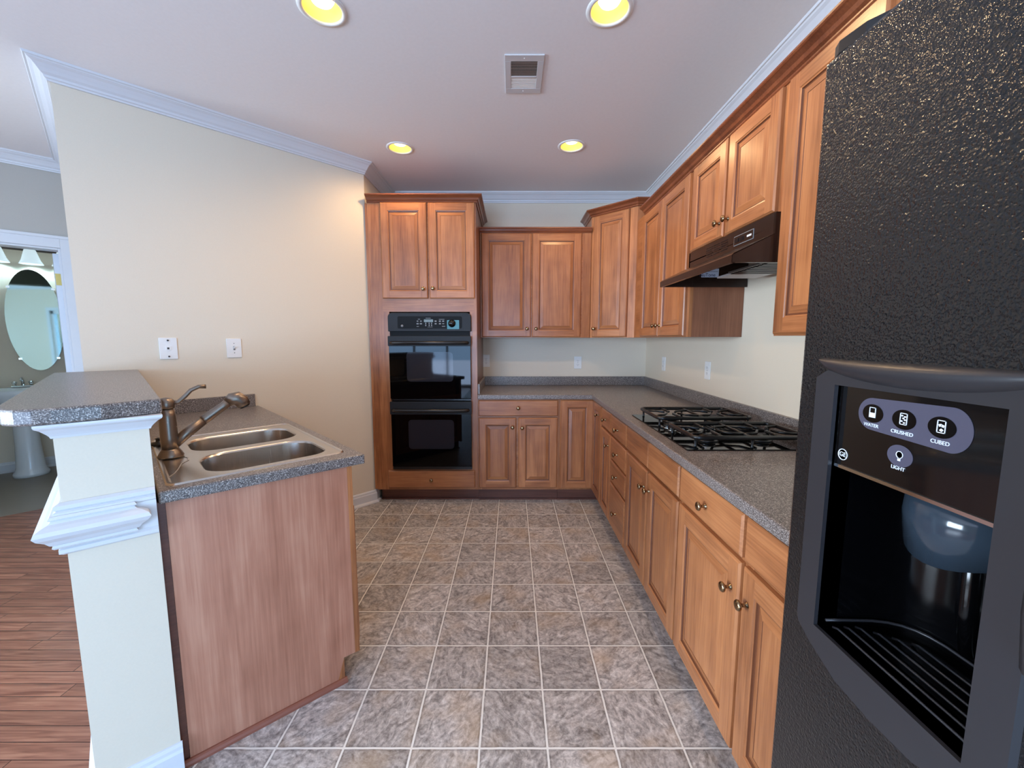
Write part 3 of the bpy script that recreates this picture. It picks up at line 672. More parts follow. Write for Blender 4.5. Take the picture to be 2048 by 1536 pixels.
# right wall cabinets
XU = .995
def rwall(label, ya, yb, zb, H=None): return wall_unit(label, (XU, ya, zb), -PI / 2, ya - yb, 2.286 - zb, XW - XU)
t_ = rwall('two door stained maple wall cabinet left of the range hood', 3.318, 2.302, 1.372)
door(t_, .19, .575, .006, .895, kn=(.545, .078)); door(t_, .580, .985, .006, .895, kn=(.612, .078))
t_ = rwall('short two door stained maple wall cabinet above the range hood', 2.300, 1.550, 1.828)
door(t_, .012, .355, .006, .440, kn=(.328, .072), fw=.055); door(t_, .375, .727, .006, .440, kn=(.405, .072), fw=.055)
t_ = rwall('single door stained maple wall cabinet between the hood and refrigerator', 1.548, 1.120, 1.372)
door(t_, .016, .398, .006, .895, kn=(.36, .078))
t_ = rwall('stained maple cabinet over the refrigerator, mostly hidden', 1.118, .10, 1.86)
door(t_, .016, .500, .006, .405); door(t_, .512, 1.0, .006, .405)
t_ = thing('cabinet_crown', 'continuous stained crown moulding along the right wall cabinets', 'moulding', (XU, 3.12, 2.272))
MB().sweep(CROWN, [(0, 0), (0, -3.02)], -1, 0).build('crown', 'wood_crown', t_) if False else MB().sweep(CROWN, [(0, 0), (0, -3.02)], 1, 0).build('crown', 'wood_crown', t_)

# range hood (local x toward the camera, y toward the wall)
t_ = thing('range_hood', 'dark brown under cabinet range hood above the cooktop', 'range hood', (XU, 2.285, 1.645), -PI / 2)
W = .735; fy = -.020
mb = MB()
prof = [(-.175, 0), (-.175, .028), (-.168, .034), (fy, .105), (fy, .182), (.30, .182), (.30, .165), (fy + .01, .165), (fy + .01, .095), (-.160, .015), (-.160, 0)]
n = len(prof); ins = .0
vs = [(.0, p[0], p[1]) for p in prof] + [(W, p[0], p[1]) for p in prof]
mb.add(vs, [tuple((i, (i + 1) % n, n + (i + 1) % n, n + i)) for i in range(n)] )
for xx in (0, W - .012):
    pl = [(-.173, 0), (-.173, .028), (fy, .103), (fy, .18), (.30, .18), (.30, 0)]
    m_ = len(pl); v2 = [(xx, a, b) for a, b in pl] + [(xx + .012, a, b) for a, b in pl]
    mb.add(v2, [tuple(range(m_)), tuple(range(m_, 2 * m_))[::-1]] + [(i, m_ + i, m_ + (i + 1) % m_, (i + 1) % m_) for i in range(m_)])
mb.box(.012, W - .012, -.02, .30, .13, .135)
mb.build('canopy', 'hood_brown', t_)
mb = MB()
for i in range(3):
    for j in range(5): mb.box(.20 + i * .07, .26 + i * .07, fy - .0015, fy, .120 + j * .010, .124 + j * .010)
mb.build('vent_slots', 'black_enamel', t_)
mb = MB(); mb.box(.455, .600, fy - .0020, fy, .118, .158); o = mb.build('control_plate', 'print_grey', t_, label='silver outlined switch plate')
MB().box(.458, .597, fy - .0030, fy - .002, .121, .155).build('switch_panel', 'hood_brown', o)
mb = MB(); mb.box(.468, .495, fy - .006, fy - .003, .130, .146); mb.box(.505, .532, fy - .006, fy - .003, .130, .146); mb.build('rocker_switch', 'black_enamel', o)
MB().box(.556, .588, fy - .0036, fy - .003, .134, .142).build('nameplate', 'print_white', o)
MB().box(.38, .71, .00, .27, .014, .022).build('filter_frame', 'hood_filter', t_)
mb = MB()
for i in range(11): mb.prism([(.385 + i * .029, .01), (.400 + i * .029, .01), (.418 + i * .029, .26), (.403 + i * .029, .26)], .010, .014)
mb.build('grease_filter', 'black_enamel', t_)
mb = MB(); mb.box(.22, .375, .03, .22, .016, .024); mb.build('lamp_lens', 'vent_grey', t_)
lb = MB().box(.0125, .0140, .045, .140, .052, .098).build('sticker', 'label_white', t_, label='white maker sticker inside the canopy')
text('sticker_text', 'NuTone', .026, 'label_ink', lb, (.0144, .078, .064), (R(90), 0, R(90)))
MB().box(.0139, .0143, .05, .135, .082, .084).build('sticker_line', 'label_ink', lb)

# ------------------------------------------------------------------ cooktop
GZ = .914
t_ = thing('gas_cooktop', 'black glass gas cooktop set into the right hand counter', 'cooktop', (.703, 2.335, GZ), -PI / 2)
CW, CD = .755, .535
vprism  # local x toward camera 0..CW, y toward wall 0..CD
mb = MB(); mb.prism(rrect(0, CW, 0, CD, .006, 3), .0002, .006); mb.build('glass_top', 'black_gloss', t_)
mb = MB()
for i in range(12): mb.box(.335, .425, .25 + i * .021, .262 + i * .021, .006, .012)
mb.box(.330, .335, .24, .51, .006, .013); mb.box(.425, .430, .24, .51, .006, .013); mb.build('downdraft_grille', 'black_enamel', t_)
def bars(mb, x0, x1, y0, y1, z):
    pts = rrect(x0, x1, y0, y1, .03, 5); pts = [(p[0], p[1], z) for p in pts]; pts.append(pts[0])
    mb.tube(pts, .0092, 8)
def grate(x0, x1, y0, y1):
    z = .050; mb = MB(); bars(mb, x0, x1, y0, y1, z)
    xm = (x0 + x1) / 2; ym = (y0 + y1) / 2; r = .0062
    mb.tube([(x0, ym, z), (x1, ym, z)], .006, 6)
    for cy in ((y0 + ym) / 2, (ym + y1) / 2):
        for (ax, ay, bx, by) in ((x0, cy, xm - .030, cy), (x1, cy, xm + .030, cy)):
            mb.tube([(ax, ay, z), (bx, by, z + .002)], r, 6)
        for s in (-1, 1):
            ye = y0 if (cy < ym and s < 0) else (ym if cy < ym else (y1 if s > 0 else ym))
            mb.tube([(xm - .075, ye, z), (xm - .06, cy + s * .058, z + .001), (xm - .018, cy + s * .030, z + .002)], r, 6)
            mb.tube([(xm + .075, ye, z), (xm + .06, cy + s * .058, z + .001), (xm + .018, cy + s * .030, z + .002)], r, 6)
    g = mb.build('grate', 'cast_iron', t_)
    for (fx, fyy) in ((x0 + .02, y0 + .012), (x1 - .02, y0 + .012), (x0 + .02, y1 - .012), (x1 - .02, y1 - .012), (x0 + .004, ym), (x1 - .004, ym)):
        MB().lathe([(.007, .0062), (.005, .012), (.006, .046)], (fx, fyy, 0), 'z', 10).build('grate_foot', 'cast_iron', g)
    for cy in ((y0 + ym) / 2, (ym + y1) / 2):
        b = MB().lathe([(.001, .0062), (.045, .0062), (.045, .009), (.040, .013), (.001, .013)], (xm, cy, 0), 'z', 28).build('burner', 'cast_iron', t_)
        MB().lathe([(.001, .013), (.030, .013), (.034, .018), (.034, .024), (.030, .029), (.001, .030)], (xm, cy, 0), 'z', 28).build('burner_cap', 'cast_iron', b)
grate(.045, .335, .035, .505)
grate(.462, .740, .035, .505)
for (kx, ky) in ((.352, .075), (.408, .075), (.352, .135), (.408, .135)):
    k_ = MB().lathe([(.001, .0062), (.022, .0062), (.022, .008), (.001, .008)], (kx, ky, 0)).build('knob_bezel', 'chrome', t_)
    MB().lathe([(.018, .008), (.019, .012), (.015, .026), (.001, .027)], (kx, ky, 0)).build('control_knob', 'black_gloss', k_)

# ------------------------------------------------------------------ peninsula (local x across, y back to the wall)
O = Vector((-1.037, 1.139)); PROT = R(44.4)
ca, sa = math.cos(PROT), math.sin(PROT)
def PL(u, w, z=0): return (O.x + u * ca - w * sa, O.y + u * sa + w * ca, z)
def toL(x, y): dx, dy = x - O.x, y - O.y; return (dx * ca + dy * sa, -dx * sa + dy * ca)
SK = -math.tan(R(3.9))        # the end is cut slightly askew
def e(u, off=0): return (u, u * SK + off)
def wallw(u):                 # w of the diagonal wall at u
    p = Vector(PL(u, 0)[:2]); d = Vector((-sa, ca)); nn = Vector((-ROOT2, ROOT2)); return (W0 - p).dot(nn) / d.dot(nn)
hw0, hw1 = -.188, -.004
t_ = thing('half_wall', '', '', (O.x, O.y, 0), PROT)
bpy.data.objects.remove(t_)
o = MB().prism([e(hw0), e(hw1), (hw1, wallw(hw1)), (hw0, wallw(hw0))], 0, 1.146).build('wall_half', 'wall_paint', loc=(O.x, O.y, 0), rot=(0, 0, PROT)); struct(o, 'painted half wall under the raised bar top')
BELT1 = [(0, 0), (.006, 0), (.014, .006), (.014, .016), (.010, .020), (.012, .026), (.012, .104), (.016, .108), (.016, .116), (.010, .120), (.014, .124), (.014, .134), (.004, .140), (0, .140)]
mb = MB(); mb.sweep(BELT1, [(hw0, wallw(hw0)), e(hw0), e(hw1)], 1, .795)
struct(mb.build('trim_3', 'trim_white', loc=(O.x, O.y, 0), rot=(0, 0, PROT)), 'white belt moulding around the half wall end')
BELT2 = [(.010, 0), (.020, 0), (.024, .005), (.021, .011), (.027, .015), (.034, .026), (.047, .038), (.053, .049), (.049, .059), (.037, .066), (.026, .070), (.021, .076), (.026, .081), (.022, .088), (.010, .088)]
mb = MB(); mb.sweep(BELT2, [(hw0, wallw(hw0)), e(hw0), e(-.072), (-.072, -.072 * SK + .02)], 1, .818)
struct(mb.build('trim_4', 'trim_white', loc=(O.x, O.y, 0), rot=(0, 0, PROT)), 'white ogee moulding over the belt board')
CAPM = [(0, 0), (.004, 0), (.006, .006), (.010, .012), (.020, .024), (.028, .030), (.030, .034), (.030, .040), (0, .040)]
mb = MB(); mb.sweep(CAPM, [(hw0, wallw(hw0)), e(hw0), e(hw1), (hw1, wallw(hw1) - .01)], 1, 1.106)
struct(mb.build('trim_5', 'trim_white', loc=(O.x, O.y, 0), rot=(0, 0, PROT)), 'white cap moulding under the bar top')
mb = MB(); mb.sweep(BP, [(hw0, wallw(hw0)), e(hw0), e(hw1 + .004)], 1, 0)
struct(mb.build('baseboard_half', 'trim_white', loc=(O.x, O.y, 0), rot=(0, 0, PROT)), 'white baseboard around the half wall')
# bar top
pts = [toL(*p) for p in ((-1.015, 1.158), (-1.089, 1.056), (-1.151, .994), (-1.18, .976), (-1.212, .966), (-1.25, .972), (-1.300, 1.003), (-1.37, 1.069))]
uR = toL(-1.015, 1.158)[0]; uL = toL(-1.37, 1.069)[0]
pts += [(uL - .005, wallw(uL) - .002), (uR, wallw(uR) - .002)]
o = MB().prism(pts, 0, .042).build('bar_top', 'laminate', loc=(O.x, O.y, 1.1465), rot=(0, 0, PROT), bevel=.006); tag(o, 'raised speckled laminate bar top on the half wall', 'counter')
# counter with sink cutout
su0, su1, sw0, sw1 = .022, .566, .035, .800
t_ = thing('sink_countertop', 'speckled laminate counter of the peninsula with the double sink', 'countertop', (O.x, O.y, .876), PROT)
cu = .608
out = [e(.001), e(cu), (cu, wallw(cu) - .002), (.001, wallw(.001) - .002)]; hole = [(su0 + .01, sw0 + .012), (su1 - .01, sw0 + .01), (su1 - .01, sw1 - .01), (su0 + .01, sw1 - .01)]
vs = [(p[0], p[1], z) for z in (0, .038) for p in out + hole]; fs = []
for i in range(4):
    j = (i + 1) % 4
    fs += [(8 + i, 8 + j, 12 + j, 12 + i), (i, 4 + i, 4 + j, j), (i, j, 8 + j, 8 + i), (4 + i, 12 + i, 12 + j, 4 + j)]
MB().add(vs, fs).build('worktop', 'laminate', t_, bevel=.005)
mb = MB(); mb.prism([(.001, wallw(.001) - .021), (cu - .02, wallw(cu) - .021), (cu - .02, wallw(cu) - .003), (.001, wallw(.001) - .003)], .038, .120); mb.build('backsplash', 'laminate', t_, bevel=.002)
# cabinet below
t_ = thing('sink_base_cabinet', 'stained maple sink cabinet with reddish end panel facing the camera', 'cabinet', (O.x, O.y, 0), PROT)
pu = .562; wl = wallw(pu) - .01
mb = MB()
def plate(mb, poly_uz, w0, w1):       # polygon in u,z; skewed end
    n = len(poly_uz); vs = [(p[0], p[0] * SK + w0, p[1]) for p in poly_uz] + [(p[0], p[0] * SK + w1, p[1]) for p in poly_uz]
    return mb.add(vs, [tuple(range(n)), tuple(range(n, 2 * n))[::-1]] + [(i, n + i, n + (i + 1) % n, (i + 1) % n) for i in range(n)])
plate(mb, [(.016, 0), (.500, 0), (.500, .100), (pu - .018, .100), (pu - .018, .875), (.016, .875)], .018, .024); mb.build('end_panel', 'panel_veneer', t_)
mb = MB(); plate(mb, [(pu - .0178, .100), (pu, .100), (pu, .875), (pu - .0178, .875)], .016, .040); plate(mb, [(.470, .0), (.500, 0), (.500, .1)], .0165, .0178); mb.build('corner_stile', 'wood_v', t_)
mb = MB(); plate(mb, [(-.003, 0), (.0155, 0), (.0155, .875), (-.003, .875)], .022, .035); mb.build('filler_strip', 'wood_dark', t_)
mb = MB(); mb.box(.002, pu - .02, .065, wl, .10, .70); mb.box(.002, .018, .065, wl, .70, .875); mb.box(pu - .03, pu, .06, wl, .12, .875); mb.build('carcass', 'wood_side', t_)
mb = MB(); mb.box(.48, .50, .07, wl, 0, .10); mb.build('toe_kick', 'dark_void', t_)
mb = MB(); mb.sweep([(0, 0), (.016, 0), (.0155, .008), (.011, .014), (.005, .0175), (0, .018)], [e(-.0, .018), e(.507, .018)], 1, 0); mb.build('shoe_moulding', 'shoe_wood', t_)
for k in range(3):
    a0 = .06 + k * .45
    dd = door(t_, 0, .43, .118, .70, fw=.055, kn=(.39, .62)); dd.rotation_euler = (0, 0, PI / 2); dd.location = (pu + .021, a0 - .045, .118)

# sink
def fill_holes(loops, z):
    bm = bmesh.new(); es = []
    for lp in loops:
        vv = [bm.verts.new((p[0], p[1], z)) for p in lp]
        for i in range(len(vv)): es.append(bm.edges.new((vv[i], vv[(i + 1) % len(vv)])))
    bmesh.ops.triangle_fill(bm, use_beauty=True, use_dissolve=False, edges=es)
    bm.verts.index_update(); r = ([tuple(v.co) for v in bm.verts], [tuple(v.index for v in f.verts) for f in bm.faces]); bm.free(); return r
t_ = thing('kitchen_sink', 'stainless steel double bowl sink set into the peninsula counter', 'sink', PL(0, 0, .9142), PROT)
bowls = [(.130, .528, .078, .378, [.10, .10, .09, .08]), (.130, .528, .432, .722, [.09, .09, .09, .10])]
bl = [rrect(b[0], b[1], b[2], b[3], b[4], 8) for b in bowls]
outl = rrect(su0, su1, sw0, sw1, .03, 6); inl = rrect(su0 + .016, su1 - .012, sw0 + .016, sw1 - .014, .022, 6)
mb = MB()
n = len(outl)
def ringband(mb, a, za, b, zb, sm=True):
    n = len(a); mb.add([(p[0], p[1], za) for p in a] + [(p[0], p[1], zb) for p in b], [(i, (i + 1) % n, n + (i + 1) % n, n + i) for i in range(n)], 0, sm)
o2 = rrect(su0 + .004, su1 - .004, sw0 + .004, sw1 - .004, .027, 6); o3 = rrect(su0 + .010, su1 - .009, sw0 + .010, sw1 - .010, .024, 6)
ringband(mb, outl, 0, o2, .0055); ringband(mb, o2, .0055, o3, .0055); ringband(mb, o3, .0055, inl, .002)
v, f = fill_holes([inl] + bl, .002); mb.add(v, f)
mb.build('deck', 'stainless', t_)
for b, lp in zip(bowls, bl):
    mb = MB(); prev = lp; pz = .002
    for ins, z in ((.003, -.001), (.006, -.006), (.010, -.06), (.014, -.14), (.022, -.162), (.045, -.174)):
        cur = rrect(b[0] + ins, b[1] - ins, b[2] + ins, b[3] - ins, [max(.02, r - ins * .4) for r in b[4]], 8); ringband(mb, prev, pz, cur, z); prev = cur; pz = z
    mb.add([(p[0], p[1], pz) for p in prev], [tuple(range(len(prev)))])
    bw = mb.build('bowl', 'stainless', t_)
    MB().lathe([(.001, -.1735), (.030, -.1735), (.042, -.172), (.044, -.1728)], ((b[0] + b[1]) / 2, (b[2] + b[3]) / 2, 0), 'z', 24, cap=False).build('drain', 'chrome', bw)
# curved crease pressed in the deck
MB().tube([(.030, .10, .0022), (.030, .125, .003), (.050, .165, .003), (.065, .22, .003), (.080, .29, .003), (.105, .33, .003), (.108, .37, .003), (.095, .40, .0022)], [.001, .0022, .0028, .003, .003, .0028, .0022, .001], 8, flat=.5).build('deck_crease', 'stainless', t_)
# faucet
t_ = thing('kitchen_faucet', 'brushed bronze pull out faucet with lever handle on the peninsula sink', 'faucet', PL(.064, .425, .9200), PROT)
b0 = MB().lathe([(.001, .0), (.040, .0), (.040, .004), (.034, .016), (.029, .024), (.026, .03)], (0, 0, 0), 'z', 28)
b0.build('base_plate', 'bronze', t_)
MB().lathe([(.026, .026), (.027, .07), (.0265, .12), (.0255, .15), (.023, .180), (.001, .182)], (0, 0, 0), 'z', 28).build('body', 'bronze', t_)
cp = MB().lathe([(.022, .182), (.0255, .185), (.0265, .198), (.025, .210), (.018, .220), (.001, .224)], (0, 0, 0), 'z', 28).build('handle_hub', 'bronze', t_)
MB().tube([(.012, 0, .200), (.035, -.002, .203), (.055, -.004, .222), (.075, -.005, .245), (.10, -.006, .257), (.122, -.006, .256)], [.010, .0105, .0105, .010, .010, .0115], 10, flat=.75).build('lever', 'bronze', cp)
sp = MB().tube([(.008, 0, .036), (.045, 0, .074), (.105, 0, .122)], [.016, .019, .018], 16).build('spout', 'bronze', t_)
MB().tube([(.105, 0, .122), (.112, 0, .127), (.175, 0, .172), (.198, 0, .190)], [.0175, .0185, .0165, .0175], 16).build('spray_wand', 'bronze', sp)
MB().tube([(.188, 0, .184), (.204, 0, .196), (.222, 0, .198), (.238, 0, .184), (.246, 0, .168)], [.0175, .026, .029, .028, .025], 18).build('spray_head', 'bronze', sp)
MB().tube([(.2455, 0, .169), (.249, 0, .162)], [.021, .020], 16).build('spray_face', 'black_enamel', sp)
t_ = thing('sink_stopper', 'small black rubber sink stopper lying on the sink deck behind the faucet', 'stopper', PL(.045, .690, .9185), PROT)
MB().lathe([(.001, 0), (.030, 0), (.034, .004), (.030, .009), (.010, .012), (.009, .022), (.013, .026), (.001, .030)], (0, 0, 0), 'z', 20).build('plug', 'black_enamel', t_)

# ------------------------------------------------------------------ refrigerator (local x toward the camera, y into the body)
FX, FY = .49, .685
t_ = thing('refrigerator', 'black side by side refrigerator with ice and water dispenser', 'refrigerator', (FX, FY, 0), -PI / 2)
FW = .90
mb = MB(); xs_ = (.004, .070, .312, FW - .004); zs_ = (.03, .88, 1.20, 1.765); ys_ = (.075, .165, .79); V = {}
def gv(i, j, k):                                      # body shell with a pocket for the dispenser
    if (i, j, k) not in V: V[(i, j, k)] = len(mb.v); mb.v.append((xs_[i], ys_[j], zs_[k]))
    return V[(i, j, k)]
def gq(*q): mb.f.append([gv(*p) for p in q]); mb.mi.append(0); mb.sm.append(False)
for i in range(3):
    for k in range(3):
        j = 1 if (i == 1 and k == 1) else 0
        gq((i, j, k), (i + 1, j, k), (i + 1, j, k + 1), (i, j, k + 1)); gq((i, 2, k), (i, 2, k + 1), (i + 1, 2, k + 1), (i + 1, 2, k))
    for j in range(2): gq((i, j, 0), (i, j + 1, 0), (i + 1, j + 1, 0), (i + 1, j, 0)); gq((i, j, 3), (i + 1, j, 3), (i + 1, j + 1, 3), (i, j + 1, 3))
for k in range(3):
    for j in range(2): gq((0, j, k), (0, j, k + 1), (0, j + 1, k + 1), (0, j + 1, k)); gq((3, j, k), (3, j + 1, k), (3, j + 1, k + 1), (3, j, k + 1))
gq((1, 0, 1), (1, 1, 1), (1, 1, 2), (1, 0, 2)); gq((2, 0, 1), (2, 0, 2), (2, 1, 2), (2, 1, 1)); gq((1, 0, 1), (2, 0, 1), (2, 1, 1), (1, 1, 1)); gq((1, 0, 2), (1, 1, 2), (2, 1, 2), (2, 0, 2))
mb.build('cabinet_body', 'fridge_side', t_)
mb = MB(); mb.box(.01, FW - .01, .085, .70, .0, .03); mb.box(.01, FW - .01, .04, .085, .01, .085); mb.build('base_grille', 'black_enamel', t_)
# freezer door with opening for the dispenser
DX0, DX1, DZ0, DZ1 = .083, .297, .905, 1.292
fd = MB(); x1 = .372; zb, zt = .10, 1.787; T = .068
ol = [(0, zb), (x1, zb), (x1, zt), (0, zt)]; e_ = .007
oi_ = [(e_, zb + e_), (x1 - e_, zb + e_), (x1 - e_, zt - e_), (e_, zt - e_)]; hl = [(DX0, DZ0), (DX1, DZ0), (DX1, DZ1), (DX0, DZ1)]
def q4(mb, a, ya, b, yb):
    n = len(a); mb.add([(p[0], ya, p[1]) for p in a] + [(p[0], yb, p[1]) for p in b], [(i, (i + 1) % n, n + (i + 1) % n, n + i) for i in range(n)])
q4(fd, ol, T, ol, .008); q4(fd, ol, .008, [(.002, zb + .002), (x1 - .002, zb + .002), (x1 - .002, zt - .002), (.002, zt - .002)], .0025); q4(fd, [(.002, zb + .002), (x1 - .002, zb + .002), (x1 - .002, zt - .002), (.002, zt - .002)], .0025, oi_, 0)
q4(fd, oi_, 0, hl, 0); q4(fd, hl, 0, hl, .05); q4(fd, ol, T, hl, T)
fdo = fd.build('freezer_door', 'fridge_pebble', t_)
mb = MB(); mb.box(.379, FW, .008, T, zb, zt); mb.build('fridge_door', 'fridge_pebble', t_, bevel=.008)
for x in (.362, .400):
    MB().tube([(x, 0, 1.05), (x, -.03, 1.07), (x, -.035, 1.12), (x, -.035, 1.62), (x, -.03, 1.68), (x, 0, 1.70)], .011, 10).build('handle', 'dispenser_grey', t_)
mb = MB(); mb.prism([(.006, .010), (.022, .004), (.060, .012), (.085, .030), (.09, .11), (.006, .11)], 1.788, 1.808); mb.build('hinge_cover', 'black_enamel', t_, bevel=.002)
# dispenser
bz = MB()
xo0, xo1 = .046, .334
outp = [(xo0, 1.300), (xo0, .90), (xo0 + .004, .888), (xo0 + .03, .872), (xo0 + .085, .850), (.19, .846), (xo1 - .085, .850), (xo1 - .03, .872), (xo1 - .004, .888), (xo1, .90), (xo1, 1.300), (xo1 - .02, 1.312), (.19, 1.314), (xo0 + .02, 1.312)]
bm = bmesh.new(); es = []
for lp in (outp, [(DX0, DZ0), (DX1, DZ0), (DX1, DZ1), (DX0, DZ1)]):
    vv = [bm.verts.new((p[0], p[1], 0)) for p in lp]
    for i in range(len(vv)): es.append(bm.edges.new((vv[i], vv[(i + 1) % len(vv)])))
bmesh.ops.triangle_fill(bm, use_beauty=True, edges=es); bm.verts.index_update()
vv = [tuple(v.co) for v in bm.verts]; ff = [tuple(v.index for v in f.verts) for f in bm.faces]; bm.free()
bz.add([(a, -.006, b) for a, b, _ in vv], ff); q4(bz, outp, -.006, [(p[0] + (.19 - p[0]) * -.02, p[1] + (1.08 - p[1]) * -.01) for p in outp], .0)
q4(bz, [(DX0, DZ0), (DX1, DZ0), (DX1, DZ1), (DX0, DZ1)], -.006, [(DX0, DZ0), (DX1, DZ0), (DX1, DZ1), (DX0, DZ1)], .004)
bzo = bz.build('dispenser_bezel', 'dispenser_grey', fdo)
mb = MB(); lens = []                                    # curved visor lip over the dispenser
N_ = 16; 
for i in range(N_ + 1):
    s = i / N_; x = .046 + .288 * s; lens.append((x, -.006 - .020 * math.sin(PI * s) ** .8))
vs = []
for i, (x, y) in enumerate(lens):
    q = math.sin(PI * i / N_) ** .5; vs += [(x, 0, 1.330), (x, y * .75, 1.329 - .002 * q), (x, y, 1.328 - .008 * q), (x, y * .8, 1.326 - .020 * q), (x, 0, 1.324 - .028 * q)]
fs = [(i * 5 + j, (i + 1) * 5 + j, (i + 1) * 5 + j + 1, i * 5 + j + 1) for i in range(N_) for j in range(4)]
mb.add(vs, fs, 0, True); mb.build('dispenser_visor', 'dispenser_grey', bzo)
ZP = 1.171
cpo = MB().box(DX0, DX1, .004, .03, ZP, DZ1).build('control_panel', 'dispenser_panel', bzo, bevel=.0015)
mb = MB(); mb.box(DX0, DX1, .002, .006, ZP - .003, ZP + .0015); mb.build('panel_edge', 'chrome', cpo)
py = .0038
def disc(cx, cz, a, b, y0, y1, n=32): return vprism(MB(), [(cx + a * math.cos(2 * PI * k / n), cz + b * math.sin(2 * PI * k / n)) for k in range(n)], y0, y1)
ov = []
for k in range(33): a = -PI / 2 + PI * k / 32; ov.append((.240 + .022 * math.cos(a), 1.258 + .026 * math.sin(a)))
for k in range(33): a = PI / 2 + PI * k / 32; ov.append((.140 + .022 * math.cos(a), 1.258 + .022 * math.sin(a)))
vprism(MB(), ov, py - .0006, py).build('selector_oval', 'oval_grey', cpo)
for cx in (.141, .185, .230): disc(cx, 1.259, .0155, .0125, py - .0012, py - .0006).build('button', 'dispenser_black', cpo)
disc(.184, 1.212, .017, .014, py - .0006, py).build('light_button', 'oval_grey', cpo)
def glass_icon(cx, cz, fill):
    mb = MB(); y0, y1 = py - .0018, py - .0012; h = .0075; wt, wb = .0048, .0040; th = .0009
    for (a, b, c, d) in ((-wt, -h, -wt + th, h), (wt - th, -h, wt, h), (-wt, -h, wt, -h + th), (-wt, h - th, wt, h)): mb.box(cx + a, cx + c, y0, y1, cz + b, cz + d)
    if fill == 'w': mb.box(cx - wb, cx + wb, y0, y1, cz - h, cz)
    elif fill == 'c':
        for (a, b) in ((-.002, .004), (.0018, .003), (-.0002, .0008), (.002, -.001), (-.0022, -.003), (.0012, -.0048)): vprism(mb, [(cx + a + .0014 * math.cos(k), cz + b + .0011 * math.sin(k)) for k in (0, 1.1, 2.2, 3.3, 4.4, 5.5)], y0, y1)
    else:
        for (a, b) in ((-.0012, .0015), (.0016, .001), (.0005, -.004)): vprism(mb, [(cx + a + .0024 * math.cos(k + a * 300), cz + b + .0020 * math.sin(k + a * 300)) for k in (0, 1.57, 3.14, 4.71)], y0, y1)
    mb.build('icon', 'print_white', cpo)
glass_icon(.141, 1.260, 'w'); glass_icon(.185, 1.260, 'c'); glass_icon(.230, 1.260, 'u')
RT = (R(90), 0, 0)
text('lettering', 'WATER', .0066, 'print_white', cpo, (.140, py - .0010, 1.2425), RT)
text('lettering', 'CRUSHED', .0066, 'print_white', cpo, (.184, py - .0010, 1.2420), RT)
text('lettering', 'CUBED', .0066, 'print_white', cpo, (.230, py - .0010, 1.2415), RT)
text('lettering', 'LIGHT', .0066, 'print_white', cpo, (.184, py - .0010, 1.196), RT)
mb = MB(); mb.lathe([(.0048, .0006), (.0048, .0011), (.0040, .0011), (.0040, .0006)], (.184, py, 1.2135), '-y', 20); mb.box(.1822, .1858, py - .0011, py - .0006, 1.2055, 1.2095); mb.build('bulb_icon', 'print_white', cpo)
lg = MB().lathe([(.0085, .0002), (.0085, .0010), (.0074, .0010), (.0074, .0002)], (.0975, .004, 1.189), '-y', 28).build('badge_ring', 'print_white', cpo)
text('badge_letters', 'GE', .0095, 'print_white', cpo, (.0975, py - .0004, 1.189), RT)
# recess
rc = MB(); ZR = .905; dep = .145
n = 14; arc = [(DX0, .004)] + [(DX0 + .004, .05)]
arc = [(DX0, .004)]
for k in range(n + 1):
    a = PI - PI * k / n; arc.append(((DX0 + DX1) / 2 + (DX1 - DX0) / 2 * math.copysign(abs(math.cos(a)) ** .55, math.cos(a)), .03 + (dep - .03) * abs(math.sin(a)) ** .55))
arc.append((DX1, .004)); m_ = len(arc)
vs = [(p[0], p[1], ZR) for p in arc] + [(p[0], p[1], ZP) for p in arc]
rc.add(vs, [(i, i + 1, m_ + i + 1, m_ + i) for i in range(m_ - 1)], 0, True); rc.add([(p[0], p[1], ZR) for p in arc], [tuple(range(m_))]); rc.add([(p[0], p[1], ZP + .02) for p in arc], [tuple(range(m_))])
rc.build('dispenser_recess', 'dispenser_black', bzo)
tr = MB(); cx = (DX0 + DX1) / 2
for k in range(6):
    y = .018 + k * .018; hx = .098 - max(0, k - 2) * .012
    tr.tube([(cx - hx, y, ZR + .002), (cx - hx + .01, y, ZR + .006), (cx + hx - .01, y, ZR + .006), (cx + hx, y, ZR + .002)], .0018, 6)
tr.build('drip_tray', 'dispenser_grey', bzo)
ck = [(p[0] * .94 + cx * .06, p[1] * .94 + .004, ZR + .012) for p in arc]
MB().tube(ck, .0022, 6).build('tray_rim', 'dispenser_grey', bzo)
pd = MB(); N_ = 14; vs = []
for i in range(N_ + 1):                               # curved ice paddle under the chute
    s = i / N_; ang = R(-80 + 160 * s); r = .060
    x = cx + .006 + r * math.sin(ang); y = .080 - r * .85 * math.cos(ang)
    vs += [(x, y + .004, 1.170), (x, y, 1.130), (x, y + .006, 1.098 - .022 * math.cos(ang) ** 2)]
pd.add(vs, [(i * 3 + j, (i + 1) * 3 + j, (i + 1) * 3 + j + 1, i * 3 + j + 1) for i in range(N_) for j in range(2)], 0, True)
po = pd.build('ice_paddle', 'paddle_grey', bzo); sm_ = po.modifiers.new('thick', 'SOLIDIFY'); sm_.thickness = .003
mb = MB(); mb.tube([(cx - .002, .110, 1.165), (cx - .002, .112, 1.0), (cx - .002, .118, .94)], [.012, .012, .008], 12); mb.build('water_tube', 'dispenser_black', bzo)

